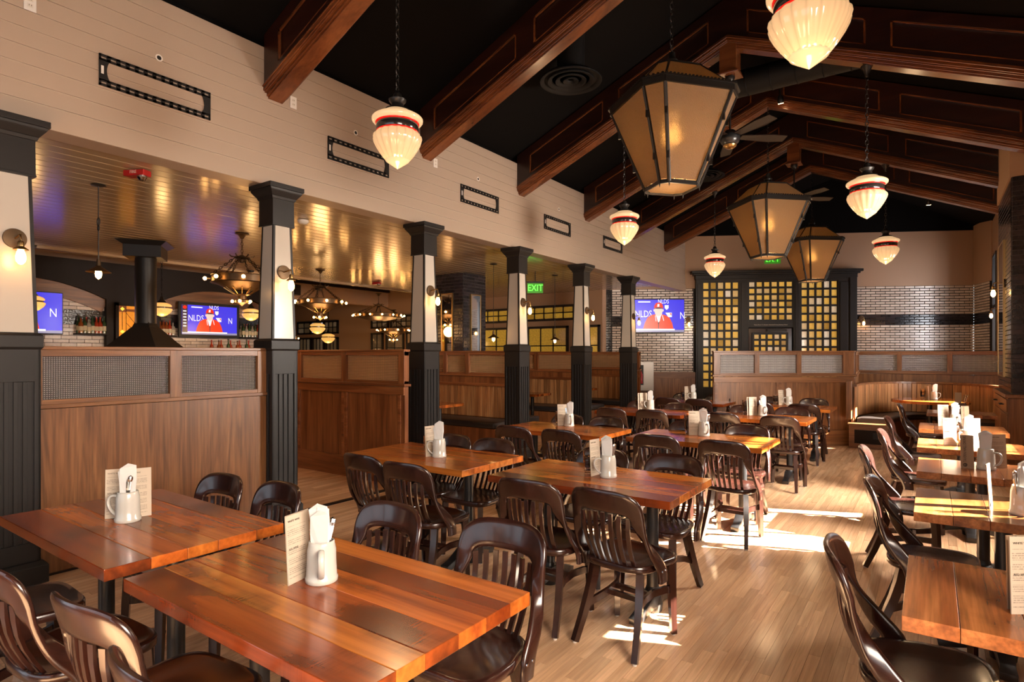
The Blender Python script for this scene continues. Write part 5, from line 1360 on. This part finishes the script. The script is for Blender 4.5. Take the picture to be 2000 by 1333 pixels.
BKT = [((1.79,2.62),'first and largest black slotted TV bracket on the boarded wall'),((3.83,4.66),'second black slotted TV bracket, beside the near pendant'),((5.92,6.75),'third black slotted TV bracket on the boarded wall'),((7.97,8.81),'fourth black slotted TV bracket on the boarded wall'),((10.05,10.88),'fifth and farthest slotted TV bracket on the boarded wall')]
for (a, b), lab in BKT: bracket(a, b, 3.55, 3.785, lab)
for k, (y, z, lab) in enumerate(((2.21,3.92,'round hole plate over the first bracket'),(4.19,3.925,'round hole plate over the second bracket'),(6.29,3.935,'round hole plate over the third bracket'),(8.43,3.95,'round hole plate over the fourth bracket'))):
    t = thing('cable_port', lab, 'cable port', (WX+.001, y, z)); 
    MB().lathe([(.026,0),(.028,.006),(.018,.007),(.018,.001)], 20).build('rim', 'whiteplastic', t, rot=(0,PI/2,0), smooth=50); MB().lathe([(0,.0015),(.018,.0015),(.018,.003)], 16).build('opening', 'black', t, rot=(0,PI/2,0))
for y, z, lab in ((1.38,3.96,'white power outlet at the top left corner of the photo'),(3.43,3.985,'white power outlet below the foot of the nearest truss'),(5.44,3.93,'white power outlet below the foot of the second truss')):
    t = thing('power_outlet', lab, 'outlet', (WX+.001, y, z)); MB().box((0,-.035,-.057),(.007,.035,.057)).build('plate', 'whiteplastic', t, bevel=.002)
    for dz in (-.02,.02):
        MB().box((.007,-.016,dz-.013),(.009,.016,dz+.013)).build('socket', 'plastic', t, bevel=.001)
        MB().box((.009,-.008,dz-.004),(.0095,-.005,dz+.006)).box((.009,.005,dz-.004),(.0095,.008,dz+.006)).build('slot', 'black', t)
# fire alarm, smoke detector
t = thing('fire_alarm', 'red fire alarm box with strobe on the glossy bar ceiling', 'fire alarm', (-5.56, 2.26, BC), math.radians(25))
MB().box((-.10,-.045,-.05),(.10,.045,0)).build('housing', 'red', t, bevel=.006)
text('lettering', 'FIRE', .036, 'plastic', t, (-.0,-.0462,-.022), (PI/2,0,0))
MB().lathe([(0,-.04),(.025,-.035),(.04,-.012),(.04,0)], 12).build('strobe', 'steel', t, (.05,-.0,-.05), smooth=30)
t = thing('smoke_detector', 'round white smoke detector on the bar ceiling', 'smoke detector', (-6.03, 4.23, BC)); MB().lathe([(0,-.045),(.04,-.043),(.052,-.03),(.062,-.022),(.065,0)], 28).build('body', 'plastic', t, smooth=50)
t = thing('fire_alarm', 'dark red fire alarm on the bar ceiling near the ceiling edge', 'fire alarm', (-9.9, 8.8, BC)); MB().box((-.10,-.045,-.05),(.10,.045,0)).build('housing', 'red', t, bevel=.006); MB().lathe([(0,-.04),(.025,-.035),(.04,-.012),(.04,0)], 12).build('strobe', 'steel', t, (.06,0,-.05), smooth=30)
# exit signs
def exit_sign(loc, rz, w_, h_, label, ceil):
    t = thing('exit_sign', label, 'exit sign', loc, rz)
    MB().box((-w_/2,-.008,-h_/2),(w_/2,0,h_/2)).build('acrylic_plate', 'exitp', t, bevel=.002)
    text('lettering', 'EXIT', h_*.92, 'exit', t, (0,-.0095,0), (PI/2,0,0), sx=.82)
    MB().box((-w_/2-.01,-.03,h_/2),(w_/2+.01,.03,h_/2+.03)).build('top_housing', 'plastic' if not ceil else 'iron', t)
    if ceil: MB().tube([(0,0,h_/2+.02),(0,0,ceil)], .008, n=6).build('stem', 'iron', t)
exit_sign(bwp(2.02, 3.85, .25), BR, .38, .21, 'green lit EXIT sign above the lattice doors', None)
MB_ = None
exit_sign((-6.15, 9.40, 2.80), YAW, .30, .19, 'green lit EXIT sign hanging from the bar ceiling, right of the third column', .32)

# televisions
def tv(loc, rz, w_, h_, label, side, bez=.02, wide=False):
    t = thing('television', label, 'television', loc, rz)
    MB().box((-w_/2,0,-h_/2),(w_/2,.05,h_/2)).build('housing', 'black', t, bevel=.006)
    MB().box((-.15,.05,-.1),(.15,.11,.1)).build('wall_mount', 'iron', t)
    sw, sh = w_/2-bez, h_/2-bez
    s_ = MB().box((-sw,-.003,-sh),(sw,0,sh)).build('screen', 'sblue', t)
    def flat(name, poly, m, d=.001):
        mt = Matrix(((1,0,0,0),(0,0,-1,-.003),(0,1,0,0),(0,0,0,1)))
        MB().prism([(x*sh, z*sh) for x, z in poly], .0002*d, .0002*d+.0008, mt).build(name, m, s_)
    def circ(cx, cz, rx, rz_, n=18): return [(cx+rx*math.cos(2*PI*k/n), cz+rz_*math.sin(2*PI*k/n)) for k in range(n)]
    x0 = -.05
    flat('jacket', [(x0-.95,-.82),(x0-.85,-.45),(x0-.66,-.08),(x0-.40,.06),(x0-.18,.10),(x0+.20,.10),(x0+.42,.04),(x0+.68,-.12),(x0+.84,-.45),(x0+.92,-.82)], 'sred', 1)
    flat('collar', [(x0-.20,.12),(x0-.13,-.04),(x0-.06,-.30),(x0,-.42),(x0+.08,-.30),(x0+.14,-.04),(x0+.22,.12)], 'swhite', 6)
    flat('drawstring', [(x0-.22,.02),(x0-.18,.02),(x0-.13,-.34),(x0-.17,-.34)], 'swhite', 6); flat('drawstring', [(x0+.22,.04),(x0+.26,.02),(x0+.34,-.30),(x0+.30,-.30)], 'swhite', 6)
    flat('ear', circ(x0-.26,.34,.05,.08), 'sskin', 6); flat('ear', circ(x0+.27,.34,.05,.08), 'sskin', 6)
    flat('face', circ(x0,.28,.24,.30), 'sskin', 11)
    flat('cap_crown', [(x0-.27,.44),(x0-.26,.62),(x0-.16,.78),(x0+.02,.83),(x0+.20,.76),(x0+.28,.60),(x0+.28,.44),(x0+.14,.50),(x0-.12,.50)], 'scap', 16)
    flat('cap_brim', [(x0-.27,.46),(x0-.12,.52),(x0+.12,.52),(x0+.28,.46),(x0+.12,.43),(x0-.12,.43)], 'sdark', 20)
    flat('cap_badge', [(x0-.08,.56),(x0+.04,.56),(x0+.06,.72),(x0-.06,.74)], 'swhite', 20)
    flat('microphone', [(x0-.02,-.80),(x0+.03,-.80),(x0+.03,-.48),(x0+.08,-.40),(x0-.07,-.40),(x0-.02,-.48)], 'sdark', 20)
    flat('ticker_bar', [(-sw/sh,-1),(sw/sh,-1),(sw/sh,-.86),(-sw/sh,-.86)], 'sgrey', 11); flat('ticker_line', [(-sw/sh,-.90),(sw/sh*.62,-.90),(sw/sh*.62,-.80),(-sw/sh,-.80)], 'swhite', 16)
    flat('home_plate', [(x0+.38,.66),(x0+.62,.66),(x0+.62,.48),(x0+.50,.36),(x0+.38,.48)], 'swhite', 6)
    flat('league_panel', [(x0+.42,.20),(x0+.82,.20),(x0+.82,-.08),(x0+.60,-.08)], 'swhite', 3); flat('league_red', [(x0+.68,.16),(x0+.79,.16),(x0+.79,.0)], 'sred', 6)
    for (tx, tz, ts, ss) in ((-.98,.10,.50,'NLDS'), (.25,.88,.32,'NLDS'), (1.42,.0,.50,'N')):
        if abs(tx) < sw/sh-.1: text('lettering', ss, ts*sh*1.2, 'swhite', s_, (tx*sh,-.0036,tz*sh), (PI/2,0,0), ex=.0003, sx=.72)
    flat('sponsor_strip', [(-1.3,.90),(-.55,.90),(-.55,.82),(-1.3,.82)], 'swhite', 6)
    if side:
        flat('side_panel', [(-sw/sh,-.86),(-sw/sh+.36,-.86),(-sw/sh+.36,1),(-sw/sh,1)], 'sdark', 24); flat('side_badge', circ(-sw/sh+.18,.82,.13,.12), 'scap', 30)
        for k in range(6): flat('side_line', [(-sw/sh+.07,.52-k*.2),(-sw/sh+.28,.52-k*.2),(-sw/sh+.28,.60-k*.2),(-sw/sh+.07,.60-k*.2)], 'swhite', 30)
    return t
tv(bwp(-.66, 2.50, .16), BR+.10, 1.26, .835, 'television on the brick wall behind the last column', False, .012)
tv((BX+.16, 6.05, 2.21), PI/2, 1.20, .68, 'thick framed television on the bar wall between hood and column', True, .055)
tv((BX+.16, 3.02, 2.21), PI/2, 1.20, .68, 'television at the left edge of the bar wall, behind an amber pendant', False, .012)
# fire extinguisher cabinet
t = thing('extinguisher_cabinet', 'steel fire extinguisher cabinet on the brick wall right of the last column', 'cabinet', bwp(-1.02, .99, .075), BR)
MB().box((-.22,-.12,-.36),(.22,0,.36)).build('body', 'steel_dull', t, bevel=.004); MB().box((-.19,-.128,-.33),(.19,-.12,.33)).build('door', 'steel_dull', t, bevel=.003)
MB().box((-.15,-.132,-.22),(-.03,-.128,.28)).build('glass_slot', 'black', t); MB().lathe([(.04,-.18),(.045,-.16),(.045,.04),(.02,.08),(.015,.12)], 14).build('extinguisher', 'red', t, (-.09,-.13,0), smooth=50)

# ================================================================ BAR
t = thing('range_hood', 'black conical fireplace hood with square collar and round flue on the bar side', 'hood', (-9.10, 3.81, 0))
MB().lathe([(.62,1.45),(.66,1.50),(.40,1.72),(.17,1.93),(.135,2.0)], 4, R(PI/4+YAW,'Z')).build('canopy_cone', 'black', t, bevel=.004)
MB().lathe([(.135,1.98),(.135,2.98)], 28).build('flue', 'black', t, smooth=50)
MB().box((-.23,-.23,2.90),(.23,.23,3.07), R(YAW+.35,'Z')).build('collar', 'black', t, bevel=.004); MB().frustum(.23,.31,3.06,3.115, mt=R(YAW+.35,'Z')).build('flange', 'black', t, bevel=.004)
MB().lathe([(.60,0),(.60,.42)], 28).build('fire_pit', 'cast', t, smooth=50)
ORD = ['first','second','third','fourth','fifth','sixth','seventh','eighth','ninth','tenth','eleventh','last']
bt_me = {}
for nme, r, h, m in (('liquor_bottle',.038,.27,'liq1'),('liquor_bottle',.034,.30,'liq2'),('liquor_bottle',.040,.25,'liq3'),('liquor_bottle',.036,.28,'liq4')):
    bt_me[m] = (MB().lathe([(0,0),(r,0),(r,h*.55),(r*.8,h*.64),(r*.35,h*.72),(r*.33,h*.95),(0,h*.95)], 12).mesh('bottle', m, smooth=45), MB().lathe([(r+.001,h*.15),(r+.001,h*.42)], 12, closed=True).mesh('paper_label', 'label_c', smooth=45), MB().lathe([(r*.4,h*.93),(r*.4,h*1.0),(0,h*1.0)], 10).mesh('cap', 'black' if m != 'liq4' else 'red'), h)
def bottle(x, y, z, m, label, group):
    b, l, c, h = bt_me[m]; o = link('bottle', b, None, (x, y, z)); tag(o, label, 'bottle', group); link('paper_label', l, o); link('cap', c, o)
for (ya, yb, z, n, nm_) in ((3.84,4.24,1.90,7,'the shelf beside the left television'),(5.03,5.38,1.90,6,'the shelf right of the hood'),(6.72,7.30,1.90,9,'the shelf right of the framed television')):
    s_ = MB().box((BX+.0,ya-.03,z-.03),(BX+.18,yb+.03,z-.003)).build('shelf', 'darkwood', bevel=.003); tag(s_, 'narrow dark bottle shelf, %s' % nm_, 'shelf')
    for k in range(n):
        for row in range(2):
            m = random.choice(['liq1','liq2','liq3','liq4']); bottle(BX+.05+row*.075, ya+.03+(yb-ya-.06)*k/(n-1)+row*.01, z, m, 'liquor bottle, %s row, %s from left, on %s' % (('back','front')[row], ORD[k], nm_), 'bottles on %s' % nm_)
bk = thing('back_bar', 'dark back bar counter under the televisions', 'counter', (BX+.35, 4.8, 0)); MB().box((-.30,-2.9,0),(.28,2.9,1.50)).build('body', 'darkwood', bk); MB().box((-.32,-2.92,1.50),(.32,2.92,1.54)).build('counter_top', 'darkwood', bk, bevel=.004)
for k in range(12): bottle(BX+.40+(k%2)*.09, 5.95+k*.095, 1.54, ('liq4','liq1','liq4','liq2')[k%4], '%s bottle from the left on the back bar under the framed television' % ORD[k], 'bottles on the back bar')
br = thing('bar_counter', 'dark bar counter in front of the back bar', 'counter', (-9.75, 2.4, 0)); MB().box((-.3,-2.2,0),(.3,.55,1.10)).build('body', 'darkwood', br); MB().box((-.34,-2.25,1.10),(.34,.58,1.15)).build('counter_top', 'booth_h', br, bevel=.004)
for y, h, lab in ((1.55,.47,'leftmost beer tap handle above the near partition'),(1.73,.44,'second beer tap handle from the left above the near partition'),(1.98,.42,'third beer tap handle from the left above the near partition'),(2.22,.50,'rightmost beer tap handle, beside the hood, above the near partition')):
    t = thing('beer_tap', lab, 'beer tap', (-9.75, y, 1.15), 0, 'beer tap handles on the bar')
    MB().tube([(0,0,0),(0,0,h-.12)], .018, n=8).build('stem', 'brass', t); MB().frustum(.018,.030,h-.12,h-.02,d0=.012,d1=.015).frustum(.030,.022,h-.02,h+.02,d0=.015,d1=.01).build('handle', 'label_c' if h < .49 else 'walnut', t, bevel=.004)
sp_ = MB().box((-.10,-.12,-.14),(.10,.12,.14)).build('loudspeaker', 'black', None, (-14.05, 9.6, 3.28), (0,0,.3), bevel=.01); tag(sp_, 'small black loudspeaker high on the wall just right of the first free column', 'loudspeaker')
for (x, y) in ((-7.2,8.3),): pass
